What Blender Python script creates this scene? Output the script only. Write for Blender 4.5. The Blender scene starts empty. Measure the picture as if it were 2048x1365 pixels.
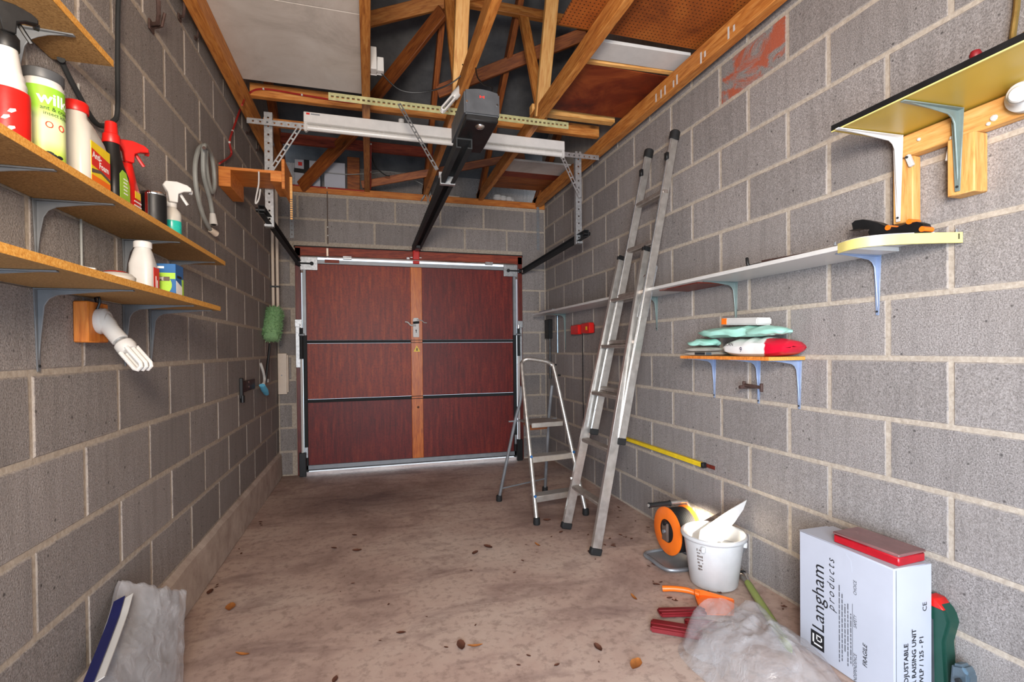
import bpy, bmesh, math, random
from mathutils import Vector, Matrix, noise

random.seed(7)
SC = bpy.context.scene
COL = SC.collection
V = Vector

# ------------------------------------------------------------------ camera
F, TH, PY, PITCH, ROLL = 988.9, .2812, 708.8, -.0102, .0099      # focal length in px of a 2048x1365 frame
CAMP = V((.8193, 0.0, 1.173))
W, D = 2.665, 5.06                                                # width of the garage, distance to the door wall


def ray(px, py):
    u, v = (px - 1024) / F, (PY - py) / F
    u, v = u * math.cos(ROLL) + v * math.sin(ROLL), -u * math.sin(ROLL) + v * math.cos(ROLL)
    d, z = math.cos(PITCH) - v * math.sin(PITCH), math.sin(PITCH) + v * math.cos(PITCH)
    return V((u * math.cos(TH) + d * math.sin(TH), -u * math.sin(TH) + d * math.cos(TH), z))


def AX(px, py, X): r = ray(px, py); return CAMP + r * ((X - CAMP.x) / r.x)
def AY(px, py, Y): r = ray(px, py); return CAMP + r * (Y / r.y)
def AZ(px, py, Z): r = ray(px, py); return CAMP + r * ((Z - CAMP.z) / r.z)


cd = bpy.data.cameras.new('camera')
cd.sensor_fit = 'HORIZONTAL'
cd.sensor_width = 36
cd.lens = F / 2048 * 36
cd.shift_y = (PY - 682.5) / 2048
cd.clip_start = .01
cam = bpy.data.objects.new('camera', cd)
COL.objects.link(cam)
fw = ray(1024, PY)
rt = (ray(1124, PY) - fw).normalized()
up = (ray(1024, PY - 100) - fw).normalized()
fw = fw.normalized()
m = Matrix((rt, up, -fw)).transposed().to_4x4()
m.translation = CAMP
cam.matrix_world = m
SC.camera = cam

# ------------------------------------------------------------------ light and exposure
SC.view_settings.view_transform = 'Standard'
SC.view_settings.look = 'None'
SC.view_settings.exposure = .12
SC.view_settings.gamma = 1.0
SC.view_settings.use_curve_mapping = False
wd = bpy.data.worlds.new('sky')
SC.world = wd
wd.use_nodes = True
bg = wd.node_tree.nodes['Background']
bg.inputs[0].default_value = (.74, .86, 1.0, 1)
bg.inputs[1].default_value = 1.9


def area(name, loc, target, sx, sy, power, col, spread=180):
    l = bpy.data.lights.new(name, 'AREA')
    l.shape = 'RECTANGLE'
    l.size, l.size_y, l.energy, l.color = sx, sy, power, col
    l.spread = math.radians(spread)
    o = bpy.data.objects.new(name, l)
    COL.objects.link(o)
    o.location = loc
    o.rotation_euler = (V(target) - V(loc)).to_track_quat('-Z', 'Y').to_euler()
    return o


# daylight of the bright yard in front of the open doorway behind the photographer
area('yard_daylight', (.30, -1.15, 1.05), (2.6, 1.7, .55), 1.5, 1.8, 105, (.70, .83, 1.0), 120)
# the photographer's lamp on its stand beside the camera
area('photo_lamp', (.75, -.30, 1.70), (1.25, 2.4, 2.9), .40, .40, 74, (1.0, .83, .66))
# a shaft of sun that comes through the doorway and lands in the bucket
sl = bpy.data.lights.new('sun_shaft', 'SPOT')
sl.energy, sl.spot_size, sl.spot_blend, sl.shadow_soft_size, sl.color = 34000, math.radians(2.9), .9, .03, (1, .90, .74)
so = bpy.data.objects.new('sun_shaft', sl)
COL.objects.link(so)
so.location = (.9, -1.6, 2.05)
so.rotation_euler = (V((2.45, 2.07, .315)) - V(so.location)).to_track_quat('-Z', 'Y').to_euler()


# ------------------------------------------------------------------ helpers
def lin(c):
    if isinstance(c, str):
        c = [int(c[i:i + 2], 16) / 255 for i in (1, 3, 5)]
    return tuple(x / 12.92 if x <= .04045 else ((x + .055) / 1.055) ** 2.4 for x in c) + (1,)


class NT:
    def __init__(s, name):
        s.m = bpy.data.materials.new(name)
        s.m.use_nodes = True
        s.t = s.m.node_tree
        s.b = s.t.nodes['Principled BSDF']

    def n(s, typ, **kw):
        o = s.t.nodes.new(typ)
        for k, v in kw.items():
            if k in o.inputs.keys():
                o.inputs[k].default_value = v
            else:
                setattr(o, k, v)
        return o

    def l(s, a, b): s.t.links.new(a, b)

    def pos(s, scale=(1, 1, 1), kind='Object'):
        if kind == 'World':
            src = s.n('ShaderNodeNewGeometry').outputs['Position']
        else:
            src = s.n('ShaderNodeTexCoord').outputs[kind]
        mp = s.n('ShaderNodeMapping')
        mp.inputs['Scale'].default_value = scale
        s.l(src, mp.inputs['Vector'])
        return mp.outputs['Vector']

    def noise(s, vec, scale, detail=4, rough=.55, dist=0):
        o = s.n('ShaderNodeTexNoise', Scale=scale, Detail=detail, Roughness=rough, Distortion=dist)
        s.l(vec, o.inputs['Vector'])
        return o.outputs['Fac']

    def ramp(s, fac, stops):
        r = s.n('ShaderNodeValToRGB')
        e = r.color_ramp.elements
        while len(e) < len(stops):
            e.new(.5)
        for q, (p, c) in zip(e, stops):
            q.position = p
            q.color = lin(c) if isinstance(c, str) else ((c, c, c, 1) if not isinstance(c, tuple) else c)
        s.l(fac, r.inputs[0])
        return r.outputs[0]

    def mix(s, fac, a, b, mode='MIX'):
        o = s.n('ShaderNodeMix')
        o.data_type = 'RGBA'
        o.blend_type = mode
        for sock, val in ((o.inputs['Factor'], fac), (o.inputs['A'], a), (o.inputs['B'], b)):
            pass
        fi = [i for i in o.inputs if i.name == 'Factor' and i.type == 'VALUE'][0]
        ai = [i for i in o.inputs if i.name == 'A' and i.type == 'RGBA'][0]
        bi = [i for i in o.inputs if i.name == 'B' and i.type == 'RGBA'][0]
        for sock, val in ((fi, fac), (ai, a), (bi, b)):
            if hasattr(val, 'is_linked') or isinstance(val, bpy.types.NodeSocket):
                s.l(val, sock)
            else:
                sock.default_value = val
        return [q for q in o.outputs if q.type == 'RGBA'][0]

    def bump(s, h, strength=.3, dist=.01, prev=None):
        o = s.n('ShaderNodeBump', Strength=strength, Distance=dist)
        s.l(h, o.inputs['Height'])
        if prev is not None:
            s.l(prev, o.inputs['Normal'])
        return o.outputs['Normal']

    def done(s, col=None, rough=.6, nrm=None, metal=0, spec=.5):
        if col is not None:
            if isinstance(col, bpy.types.NodeSocket):
                s.l(col, s.b.inputs['Base Color'])
            else:
                s.b.inputs['Base Color'].default_value = lin(col) if isinstance(col, str) else col
        if isinstance(rough, bpy.types.NodeSocket):
            s.l(rough, s.b.inputs['Roughness'])
        else:
            s.b.inputs['Roughness'].default_value = rough
        s.b.inputs['Metallic'].default_value = metal
        s.b.inputs['Specular IOR Level'].default_value = spec
        if nrm is not None:
            s.l(nrm, s.b.inputs['Normal'])
        return s.m


def plain(name, c, rough=.5, metal=0, var=.12, scale=18, bump=0.05, spec=.5):
    """painted, moulded or metal surface: one colour with a little wear"""
    t = NT(name)
    v = t.pos()
    f = t.noise(v, scale, 5, .6)
    base = lin(c)
    dark = tuple(x * (1 - var) for x in base[:3]) + (1,)
    lite = tuple(min(1, x * (1 + var)) for x in base[:3]) + (1,)
    col = t.ramp(f, [(.3, dark), (.7, lite)])
    nr = t.bump(t.noise(v, scale * 6, 3), bump, .002) if bump else None
    rr = t.ramp(f, [(.3, max(0, rough - .06)), (.7, min(1, rough + .08))])
    return t.done(col, rr, nr, metal, spec)


def wood(name, a, b, c, rough=.6, stretch=9, scale=9, knots=True):
    """sawn timber, grain along the object's own x axis"""
    t = NT(name)
    rnd = t.n('ShaderNodeObjectInfo').outputs['Random']
    add = t.n('ShaderNodeVectorMath')
    add.operation = 'ADD'
    comb = t.n('ShaderNodeCombineXYZ')
    mu = t.n('ShaderNodeMath')
    mu.operation = 'MULTIPLY'
    mu.inputs[1].default_value = 37.0
    t.l(rnd, mu.inputs[0])
    for k in range(3):
        t.l(mu.outputs[0], comb.inputs[k])
    t.l(t.pos((1, stretch, stretch)), add.inputs[0])
    t.l(comb.outputs[0], add.inputs[1])
    v = add.outputs[0]
    f = t.noise(v, scale, 6, .6, .4)
    col = t.ramp(f, [(.28, a), (.5, b), (.74, c)])
    f2 = t.noise(v, scale * .35, 3)
    col = t.mix(t.ramp(f2, [(.35, 0.0), (.75, .55)]), col, lin(a))
    if knots:
        kv = t.n('ShaderNodeTexVoronoi', Scale=2.3)
        sub = t.n('ShaderNodeVectorMath')
        sub.operation = 'ADD'
        t.l(t.pos((1.3, 4, 4)), sub.inputs[0])
        t.l(comb.outputs[0], sub.inputs[1])
        t.l(sub.outputs[0], kv.inputs['Vector'])
        col = t.mix(t.ramp(kv.outputs['Distance'], [(.05, .75), (.13, 0.0)]), col, lin('#4a2812'))
    vr = t.n('ShaderNodeHueSaturation')
    mr = t.n('ShaderNodeMapRange')
    mr.inputs['To Min'].default_value, mr.inputs['To Max'].default_value = .78, 1.15
    t.l(rnd, mr.inputs['Value'])
    t.l(mr.outputs[0], vr.inputs['Value'])
    t.l(col, vr.inputs['Color'])
    return t.done(vr.outputs[0], rough, t.bump(f, .25, .003))


MAT = {}


def box_faces(): return [(0, 1, 3, 2), (4, 6, 7, 5), (0, 4, 5, 1), (2, 3, 7, 6), (0, 2, 6, 4), (1, 5, 7, 3)]


def frame(d, up=None):
    d = V(d).normalized()
    if up is None:
        up = V((0, 0, 1)) if abs(d.z) < .95 else V((0, 1, 0))
    y = V(up).cross(d)
    if y.length < 1e-6:
        y = V((1, 0, 0)).cross(d)
    y.normalize()
    z = d.cross(y).normalized()
    return d, y, z


class MB:
    """collects shapes, in world coordinates, for one mesh"""

    def __init__(s): s.v, s.f = [], []

    def add(s, vs, fs):
        k = len(s.v)
        s.v += [V(q) for q in vs]
        s.f += [tuple(i + k for i in f) for f in fs]
        return s

    def box(s, c, size, R=None):
        c = V(c)
        R = R or Matrix.Identity(3)
        vs = [c + R @ V((sx * size[0] / 2, sy * size[1] / 2, sz * size[2] / 2)) for sx in (-1, 1) for sy in (-1, 1) for sz in (-1, 1)]
        return s.add(vs, box_faces())

    def bb(s, lo, hi):
        lo, hi = V(lo), V(hi)
        return s.box((lo + hi) / 2, hi - lo)

    def beam(s, p, q, w, h, up=None):
        p, q = V(p), V(q)
        d, y, z = frame(q - p, up)
        R = Matrix((d, y, z)).transposed()
        return s.box((p + q) / 2, ((q - p).length, w, h), R)

    def cyl(s, p, q, r1, r2=None, n=14, cap=True):
        r2 = r1 if r2 is None else r2
        p, q = V(p), V(q)
        d, y, z = frame(q - p)
        vs = []
        for c, r in ((p, r1), (q, r2)):
            vs += [c + (y * math.cos(2 * math.pi * i / n) + z * math.sin(2 * math.pi * i / n)) * r for i in range(n)]
        fs = [(i, (i + 1) % n, n + (i + 1) % n, n + i) for i in range(n)]
        if cap:
            fs += [tuple(range(n - 1, -1, -1)), tuple(range(n, 2 * n))]
        return s.add(vs, fs)

    def tube(s, pts, r, n=8, closed=False, flat=1.0):
        pts = [V(p) for p in pts]
        N = len(pts)
        vs, y0 = [], None
        for i, p in enumerate(pts):
            a = pts[(i - 1) % N] if (closed or i > 0) else p
            b = pts[(i + 1) % N] if (closed or i < N - 1) else p
            d = (b - a).normalized()
            if y0 is None:
                _, y, z = frame(d)
            else:
                y = (y0 - d * y0.dot(d)).normalized()
                z = d.cross(y)
            y0 = y
            rr = r[i] if isinstance(r, (list, tuple)) else r
            vs += [p + y * math.cos(2 * math.pi * k / n) * rr + z * math.sin(2 * math.pi * k / n) * rr * flat for k in range(n)]
        fs = []
        for i in range(N if closed else N - 1):
            j = (i + 1) % N
            fs += [(i * n + k, i * n + (k + 1) % n, j * n + (k + 1) % n, j * n + k) for k in range(n)]
        if not closed:
            fs += [tuple(range(n - 1, -1, -1)), tuple((N - 1) * n + k for k in range(n))]
        return s.add(vs, fs)

    def lathe(s, prof, o, n=24, axis=(0, 0, 1), sx=1.0, sy=1.0, rot=0, cap=True):
        d, y, z = frame(axis, V((1, 0, 0)) if abs(V(axis).normalized().z) > .9 else None)
        if abs(d.z) > .9:
            y, z = V((1, 0, 0)), V((0, 1, 0))
        y, z = y * math.cos(rot) + z * math.sin(rot), z * math.cos(rot) - y * math.sin(rot)
        o = V(o)
        vs = []
        for r, h in prof:
            vs += [o + d * h + y * (math.cos(2 * math.pi * k / n) * r * sx) + z * (math.sin(2 * math.pi * k / n) * r * sy) for k in range(n)]
        fs = []
        for i in range(len(prof) - 1):
            fs += [(i * n + k, i * n + (k + 1) % n, (i + 1) * n + (k + 1) % n, (i + 1) * n + k) for k in range(n)]
        if cap:
            fs += [tuple(range(n - 1, -1, -1)), tuple((len(prof) - 1) * n + k for k in range(n))]
        return s.add(vs, fs)

    def prism(s, poly, o, u, w, depth):
        """polygon (a,b) in the plane o + a*u + b*w, thickened along u x w"""
        o, u, w = V(o), V(u).normalized(), V(w).normalized()
        nrm = u.cross(w).normalized()
        n = len(poly)
        vs = [o + u * a + w * b for a, b in poly] + [o + u * a + w * b + nrm * depth for a, b in poly]
        fs = [tuple(range(n - 1, -1, -1)), tuple(range(n, 2 * n))] + [(i, (i + 1) % n, n + (i + 1) % n, n + i) for i in range(n)]
        return s.add(vs, fs)

    def grid(s, fn, nu, nv):
        vs = [fn(i / nu, j / nv) for j in range(nv + 1) for i in range(nu + 1)]
        fs = [(j * (nu + 1) + i, j * (nu + 1) + i + 1, (j + 1) * (nu + 1) + i + 1, (j + 1) * (nu + 1) + i) for j in range(nv) for i in range(nu)]
        return s.add(vs, fs)


def mesh_of(name, mb, loc, bevel=0, seg=1, solid=0, ang=38):
    me = bpy.data.meshes.new(name)
    me.from_pydata([tuple(p - loc) for p in mb.v], [], mb.f)
    bm = bmesh.new()
    bm.from_mesh(me)
    bmesh.ops.recalc_face_normals(bm, faces=bm.faces)
    if solid:
        bmesh.ops.solidify(bm, geom=bm.faces[:], thickness=solid)
    if bevel:
        ed = [e for e in bm.edges if len(e.link_faces) == 2 and e.calc_face_angle(0) > .5]
        bmesh.ops.bevel(bm, geom=ed, offset=bevel, segments=seg, affect='EDGES', clamp_overlap=True)
    bm.to_mesh(me)
    bm.free()
    me.polygons.foreach_set('use_smooth', [True] * len(me.polygons))
    me.set_sharp_from_angle(angle=math.radians(ang))
    return me


BASE = {}


def base_of(p): return BASE.get(p.name, V((0, 0, 0))) if p is not None else V((0, 0, 0))


def tag(o, label=None, cat=None, group=None, kind=None):
    for k, v in (('label', label), ('category', cat), ('group', group), ('kind', kind)):
        if v:
            o[k] = v
    return o


def thing(name, label, cat, loc, group=None, kind=None):
    o = bpy.data.objects.new(name, None)
    COL.objects.link(o)
    o.empty_display_size = .02
    o.location = V(loc)
    BASE[o.name] = V(loc)
    return tag(o, label, cat, group, kind)


def put(name, mb, mat, parent=None, loc=None, label=None, cat=None, group=None, kind=None, **kw):
    """one mesh object; a part when it has a parent, else a thing standing at loc"""
    if parent is not None:
        b = base_of(parent)
    else:
        if loc is None:
            lo = V([min(p[i] for p in mb.v) for i in range(3)])
            hi = V([max(p[i] for p in mb.v) for i in range(3)])
            loc = ((lo.x + hi.x) / 2, (lo.y + hi.y) / 2, lo.z)
        b = V(loc)
    me = mesh_of(name, mb, b, **kw)
    me.materials.append(MAT[mat] if isinstance(mat, str) else mat)
    o = bpy.data.objects.new(name, me)
    COL.objects.link(o)
    if parent is not None:
        o.parent = parent
    else:
        o.location = b
    BASE[o.name] = b
    return tag(o, label, cat, group, kind)


def timber(name, p, q, w, h, mat, parent=None, up=None, bevel=.003, label=None, cat=None, group=None, kind=None):
    """a length of timber whose own x axis runs along it"""
    p, q = V(p), V(q)
    d, y, z = frame(q - p, up)
    L = (q - p).length
    mb = MB().box((0, 0, 0), (L, w, h))
    me = mesh_of(name, mb, V((0, 0, 0)), bevel=bevel)
    me.materials.append(MAT[mat])
    o = bpy.data.objects.new(name, me)
    COL.objects.link(o)
    M = Matrix((d, y, z)).transposed().to_4x4()
    M.translation = (p + q) / 2 - base_of(parent)
    if parent is not None:
        o.parent = parent
    o.matrix_basis = M
    BASE[o.name] = V((0, 0, 0))
    return tag(o, label, cat, group, kind)


def text(s, parent, o, right, upv, size, mat, name='lettering', shear=0, bold=0, width=1.0, align='LEFT', gap=1.0):
    """flat printed lettering, a hair proud of the surface it is printed on"""
    c = bpy.data.curves.new(name, 'FONT')
    c.body, c.size, c.shear, c.align_x, c.resolution_u, c.space_character = s, size, shear, align, 2, gap
    c.offset = bold
    tmp = bpy.data.objects.new(name, c)
    COL.objects.link(tmp)
    bpy.context.view_layer.update()
    me = bpy.data.meshes.new_from_object(tmp.evaluated_get(bpy.context.evaluated_depsgraph_get()))
    bpy.data.objects.remove(tmp)
    bpy.data.curves.remove(c)
    r, u = V(right).normalized(), V(upv).normalized()
    b = base_of(parent)
    for v in me.vertices:
        v.co = V(o) + r * (v.co.x * width) + u * v.co.y - b
    me.name = name
    me.materials.clear()
    me.materials.append(MAT[mat])
    ob = bpy.data.objects.new(name, me)
    COL.objects.link(ob)
    ob.parent = parent
    BASE[ob.name] = b
    return ob


def catmull(pts, n=6, closed=False):
    pts = [V(p) for p in pts]
    N = len(pts)
    out = []
    for i in range(N if closed else N - 1):
        a, b, c, d = (pts[(i + k) % N] if closed else pts[min(max(i + k, 0), N - 1)] for k in (-1, 0, 1, 2))
        for j in range(n):
            t = j / n
            out.append(.5 * ((2 * b) + (c - a) * t + (2 * a - 5 * b + 4 * c - d) * t * t + (3 * b - a - 3 * c + d) * t ** 3))
    if not closed:
        out.append(pts[-1])
    return out


# ------------------------------------------------------------------ materials
def m_block(name='block_face', stain=None):
    t = NT(name)
    v = t.pos(kind='World')
    rnd = t.n('ShaderNodeObjectInfo').outputs['Random']
    big = t.noise(v, 3.2, 4, .6)
    fine = t.noise(v, 210, 3, .75)
    mid = t.noise(v, 55, 5, .75)
    col = t.ramp(fine, [(.28, '#534d4a'), (.46, '#8a837f'), (.72, '#b1aaa6')])
    col = t.mix(t.ramp(big, [(.35, 0.0), (.7, .38)]), col, lin('#857d77'))
    vo = t.n('ShaderNodeTexVoronoi', Scale=26.0)
    t.l(v, vo.inputs['Vector'])
    spots = t.ramp(vo.outputs['Distance'], [(.07, .8), (.16, 0.0)])
    keep = t.ramp(t.noise(v, 9, 2), [(.50, 0.0), (.56, 1.0)])
    spots = t.mix(1.0, spots, keep, 'MULTIPLY')
    col = t.mix(spots, col, lin('#3b3735'))
    hs = t.n('ShaderNodeHueSaturation')
    mr = t.n('ShaderNodeMapRange')
    mr.inputs['To Min'].default_value, mr.inputs['To Max'].default_value = .87, 1.10
    t.l(rnd, mr.inputs['Value'])
    t.l(mr.outputs[0], hs.inputs['Value'])
    t.l(col, hs.inputs['Color'])
    col = hs.outputs[0]
    if stain:
        f = t.noise(t.pos((1, 2.2, 3.0), kind='World'), 2.6, 4, .6, .8)
        col = t.mix(t.ramp(f, [(.46, 0.0), (.56, .85)]), col, lin(stain))
    sep = t.n('ShaderNodeSeparateXYZ')
    t.l(t.n('ShaderNodeTexCoord').outputs['Generated'], sep.inputs[0])
    ds = []
    for ax, ln_ in (('X', .43), ('Z', .21)):
        pp = t.n('ShaderNodeMath')
        pp.operation = 'PINGPONG'
        pp.inputs[1].default_value = .5
        t.l(sep.outputs[ax], pp.inputs[0])
        mm = t.n('ShaderNodeMath')
        mm.operation = 'MULTIPLY'
        mm.inputs[1].default_value = ln_
        t.l(pp.outputs[0], mm.inputs[0])
        ds.append(mm.outputs[0])
    mn = t.n('ShaderNodeMath')
    mn.operation = 'MINIMUM'
    t.l(ds[0], mn.inputs[0])
    t.l(ds[1], mn.inputs[1])
    wob = t.n('ShaderNodeMath')
    wob.operation = 'MULTIPLY_ADD'
    wob.inputs[1].default_value = -.022
    t.l(t.noise(v, 26, 4, .7), wob.inputs[0])
    t.l(mn.outputs[0], wob.inputs[2])
    off = t.n('ShaderNodeMath')
    off.operation = 'MULTIPLY_ADD'
    off.inputs[1].default_value = 20.0
    off.inputs[2].default_value = .5
    t.l(wob.outputs[0], off.inputs[0])
    col = t.mix(t.ramp(off.outputs[0], [(.30, .85), (.40, 0.0)]), col, lin('#aba197'))
    strk = t.noise(t.pos((14, 14, 1.2), kind='World'), 2.2, 3)
    col = t.mix(t.ramp(strk, [(.45, 0.0), (.75, .30)]), col, lin('#605b58'))
    h = t.mix(.5, t.ramp(mid, [(.3, 0.0), (.7, 1.0)]), t.ramp(fine, [(.3, 0.0), (.6, 1.0)]))
    n1 = t.bump(h, .5, .0045)
    return t.done(col, .93, n1, spec=.2)


MAT['block'] = m_block()
MAT['block_stained'] = m_block('block_face_orange_stain', '#b0502c')

t = NT('mortar')
v = t.pos(kind='World')
f = t.noise(v, 60, 5, .7)
col = t.ramp(f, [(.3, '#988b7c'), (.7, '#bcb0a1')])
MAT['mortar'] = t.done(col, .95, t.bump(f, .5, .004), spec=.15)

t = NT('concrete_floor')
v = t.pos(kind='World')
a = t.noise(v, 1.1, 6, .62, .3)
b = t.noise(t.pos((1.0, 2.6, 1), kind='World'), 2.1, 6, .65, .5)
c = t.noise(v, 26, 5, .7)
col = t.ramp(a, [(.30, '#876e64'), (.48, '#b79d8f'), (.66, '#c9b4a5')])
col = t.mix(t.ramp(b, [(.50, 0.0), (.70, .72)]), col, lin('#7a625c'))
col = t.mix(t.ramp(c, [(.36, .45), (.5, 0.0)]), col, lin('#7a655a'))
ds = t.n('ShaderNodeVectorMath')
ds.operation = 'DISTANCE'
t.l(t.pos((.55, 1.0, 1), kind='World'), ds.inputs[0])
ds.inputs[1].default_value = (.42, 4.05, 0)
wb_ = t.n('ShaderNodeMath')
wb_.operation = 'MULTIPLY_ADD'
wb_.inputs[1].default_value = 1.1
t.l(b, wb_.inputs[0])
t.l(ds.outputs['Value'], wb_.inputs[2])
col = t.mix(t.ramp(wb_.outputs[0], [(.55, .72), (1.0, 0.0)]), col, lin('#4f3c3d'))
sp = t.n('ShaderNodeTexVoronoi', Scale=17.0)
t.l(v, sp.inputs['Vector'])
kp = t.ramp(t.noise(v, 4.5, 2), [(.58, 0.0), (.64, 1.0)])
col = t.mix(t.mix(1.0, t.ramp(sp.outputs['Distance'], [(.035, .8), (.09, 0.0)]), kp, 'MULTIPLY'), col, lin('#37231c'))
rg = t.ramp(a, [(.3, .78), (.7, .55)])
MAT['floor'] = t.done(col, rg, t.bump(c, .22, .004), spec=.35)

t = NT('concrete_kerb')
v = t.pos(kind='World')
a = t.noise(v, 7, 6, .65)
c = t.noise(t.pos((1, 1, .25), kind='World'), 30, 4, .7)
col = t.ramp(a, [(.3, '#a08e82'), (.7, '#c6b7aa')])
col = t.mix(t.ramp(c, [(.62, 0.0), (.72, .6)]), col, lin('#463b33'))
MAT['kerb'] = t.done(col, .9, t.bump(a, .4, .006), spec=.2)

t = NT('roofing_felt')
v = t.pos(kind='World')
a = t.noise(v, 4, 5, .6)
wv = t.n('ShaderNodeTexWave', Scale=3.2, Distortion=1.5, Detail=3.0)
wv.bands_direction = 'Z'
t.l(v, wv.inputs['Vector'])
col = t.ramp(a, [(.3, '#4a4b4e'), (.7, '#6c6d6f')])
MAT['felt'] = t.done(col, .75, t.bump(wv.outputs['Fac'], .35, .01), spec=.3)

MAT['pine'] = wood('pine_rafter', '#8a4a1c', '#c07a35', '#d59a55')
MAT['pine_dark'] = wood('stained_rafter', '#5e2a10', '#96511f', '#b06a2e')
MAT['pine_new'] = wood('new_pine', '#b9793a', '#d9a45c', '#e6bc7c', knots=False)
MAT['pine_orange'] = wood('orange_ply', '#a9581a', '#d67f2f', '#e39a48', knots=False)
MAT['redwood'] = wood('red_stained_frame', '#4c120d', '#6e2114', '#8a3a1e', rough=.45, knots=False)
MAT['stain_board'] = wood('red_stained_batten', '#5a1c10', '#8a3319', '#a84d2a', knots=False)


def m_doorpanel(name, a, b, c, rough):
    t = NT(name)
    v = t.pos((7, 7, .7), kind='World')
    f = t.noise(v, 5, 6, .65, .3)
    g = t.noise(t.pos(kind='World'), 60, 4, .7)
    h = t.noise(t.pos(kind='World'), 2.2, 4)
    col = t.ramp(f, [(.3, a), (.52, b), (.72, c)])
    col = t.mix(t.ramp(g, [(.35, .45), (.55, 0.0)]), col, lin('#3a0d0c'))
    col = t.mix(t.ramp(h, [(.4, 0.0), (.75, .5)]), col, lin(a))
    return t.done(col, rough, t.bump(f, .15, .002), spec=.4)


MAT['door_ply'] = m_doorpanel('mahogany_ply', '#64190f', '#8f2f14', '#ab4a1c', .5)
MAT['door_ply_dark'] = m_doorpanel('mahogany_ply_dark', '#4c0f0e', '#741b14', '#8c321b', .5)  # darker, redder tone for the lower left and right-hand panels
MAT['door_pine'] = wood('varnished_pine', '#a84a0c', '#d9701a', '#e88a2a', rough=.4)


def m_chip(name, a, b, c):
    t = NT(name)
    v = t.pos(kind='World')
    f = t.noise(v, 190, 3, .75)
    g = t.noise(v, 6, 4)
    col = t.ramp(f, [(.3, a), (.5, b), (.7, c)])
    col = t.mix(t.ramp(g, [(.4, 0.0), (.8, .35)]), col, lin(a))
    return t.done(col, .7, t.bump(f, .2, .002), spec=.3)


MAT['chip'] = m_chip('chipboard', '#7b5c34', '#a58050', '#bf9a63')
MAT['chip_edge'] = m_chip('chipboard_edge', '#b07430', '#d19542', '#e2b264')


def m_hardboard(name, a, b, c, holes=0.0):
    t = NT(name)
    v = t.pos(kind='World')
    f = t.noise(v, 2.6, 6, .65, .6)
    col = t.ramp(f, [(.32, a), (.5, b), (.7, c)])
    nr = None
    if holes:
        gr = t.n('ShaderNodeVectorMath')
        gr.operation = 'FRACTION'
        t.l(t.pos((holes, holes, holes), kind='World'), gr.inputs[0])
        ln = t.n('ShaderNodeVectorMath')
        ln.operation = 'DISTANCE'
        fl = t.n('ShaderNodeVectorMath')
        fl.operation = 'MULTIPLY'
        fl.inputs[1].default_value = (1, 1, 0)
        t.l(gr.outputs[0], fl.inputs[0])
        t.l(fl.outputs[0], ln.inputs[0])
        ln.inputs[1].default_value = (.5, .5, 0)
        col = t.mix(t.ramp(ln.outputs['Value'], [(.15, .85), (.22, 0.0)]), col, lin('#2a140a'))
    return t.done(col, .6, nr, spec=.35)


MAT['pegboard'] = m_hardboard('perforated_hardboard', '#6d3413', '#98501d', '#b06a2c', 46.0)
MAT['hardboard_dark'] = m_hardboard('stained_hardboard', '#3f160c', '#71290f', '#a04f22')
MAT['white_board'] = m_hardboard('white_faced_board', '#a89f96', '#c3bab1', '#cfc8c0')

t = NT('galvanised_steel')
v = t.pos()
f = t.noise(v, 45, 4, .7)
col = t.ramp(f, [(.3, '#9a9c9e'), (.7, '#c9cbcc')])
MAT['galv'] = t.done(col, .42, t.bump(f, .06, .001), metal=.75)
MAT['galv_dull'] = plain('dull_zinc', '#8d9093', .5, .6)
MAT['alu'] = plain('ladder_aluminium', '#cfcbc4', .34, .85, var=.10, scale=30)
MAT['alu_tread'] = plain('worn_tread_aluminium', '#9a8f86', .5, .7, var=.2, scale=40)
MAT['steel_dark'] = plain('dark_oiled_steel', '#242627', .75, .2, var=.25)
MAT['chrome'] = plain('bright_chrome', '#e9e6e2', .12, 1.0, var=.03, bump=0)
MAT['black_plastic'] = plain('black_plastic', '#101112', .45)
MAT['black_rubber'] = plain('black_rubber', '#141414', .7)
MAT['charcoal'] = plain('charcoal_enclosure', '#45474a', .45)
MAT['white_plastic'] = plain('white_plastic', '#c6c3be', .4, var=.05)
MAT['white_paint'] = plain('white_enamel', '#cfccc8', .35, var=.05)
MAT['cream_plastic'] = plain('cream_plastic', '#d3c2b0', .45, var=.06)
MAT['grey_bracket'] = plain('grey_enamel_bracket', '#75787b', .38, .25)
MAT['blue_bracket'] = plain('blue_grey_enamel_bracket', '#8b99b4', .38, .2)
MAT['green_bracket'] = plain('green_grey_enamel_bracket', '#75837f', .38, .2)
MAT['red_plastic'] = plain('red_plastic', '#c81a14', .35, var=.06)
MAT['red_deep'] = plain('deep_red', '#730d14', .5)
MAT['crimson'] = plain('crimson_plastic', '#a81220', .35)
MAT['sky_blue'] = plain('sky_blue_bristle', '#5aa6c4', .7)
MAT['orange_plastic'] = plain('orange_plastic', '#f2731a', .38, var=.05)
MAT['green_label'] = plain('lime_label', '#9fc83c', .45, var=.15, scale=9)
MAT['green_dark'] = plain('dark_green_plastic', '#163f33', .4)
MAT['teal'] = plain('teal_liquid', '#25b3a0', .25)
MAT['mint'] = plain('mint_film', '#a6dccb', .45, var=.08)
MAT['yellow'] = plain('yellow_label', '#e8c520', .45)
MAT['yellow_laminate'] = plain('mustard_laminate', '#bfa03c', .35, var=.06, scale=5)
MAT['cream_edge'] = plain('pale_yellow_edge', '#d9cb7c', .4, var=.06)
MAT['blue'] = plain('blue_print', '#1f5c93', .45)
MAT['navy'] = plain('navy_film', '#1b1f4f', .35)
MAT['ink'] = plain('black_ink', '#17181c', .6, bump=0)
MAT['grey_ink'] = plain('grey_ink', '#55565c', .6, bump=0)
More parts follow.
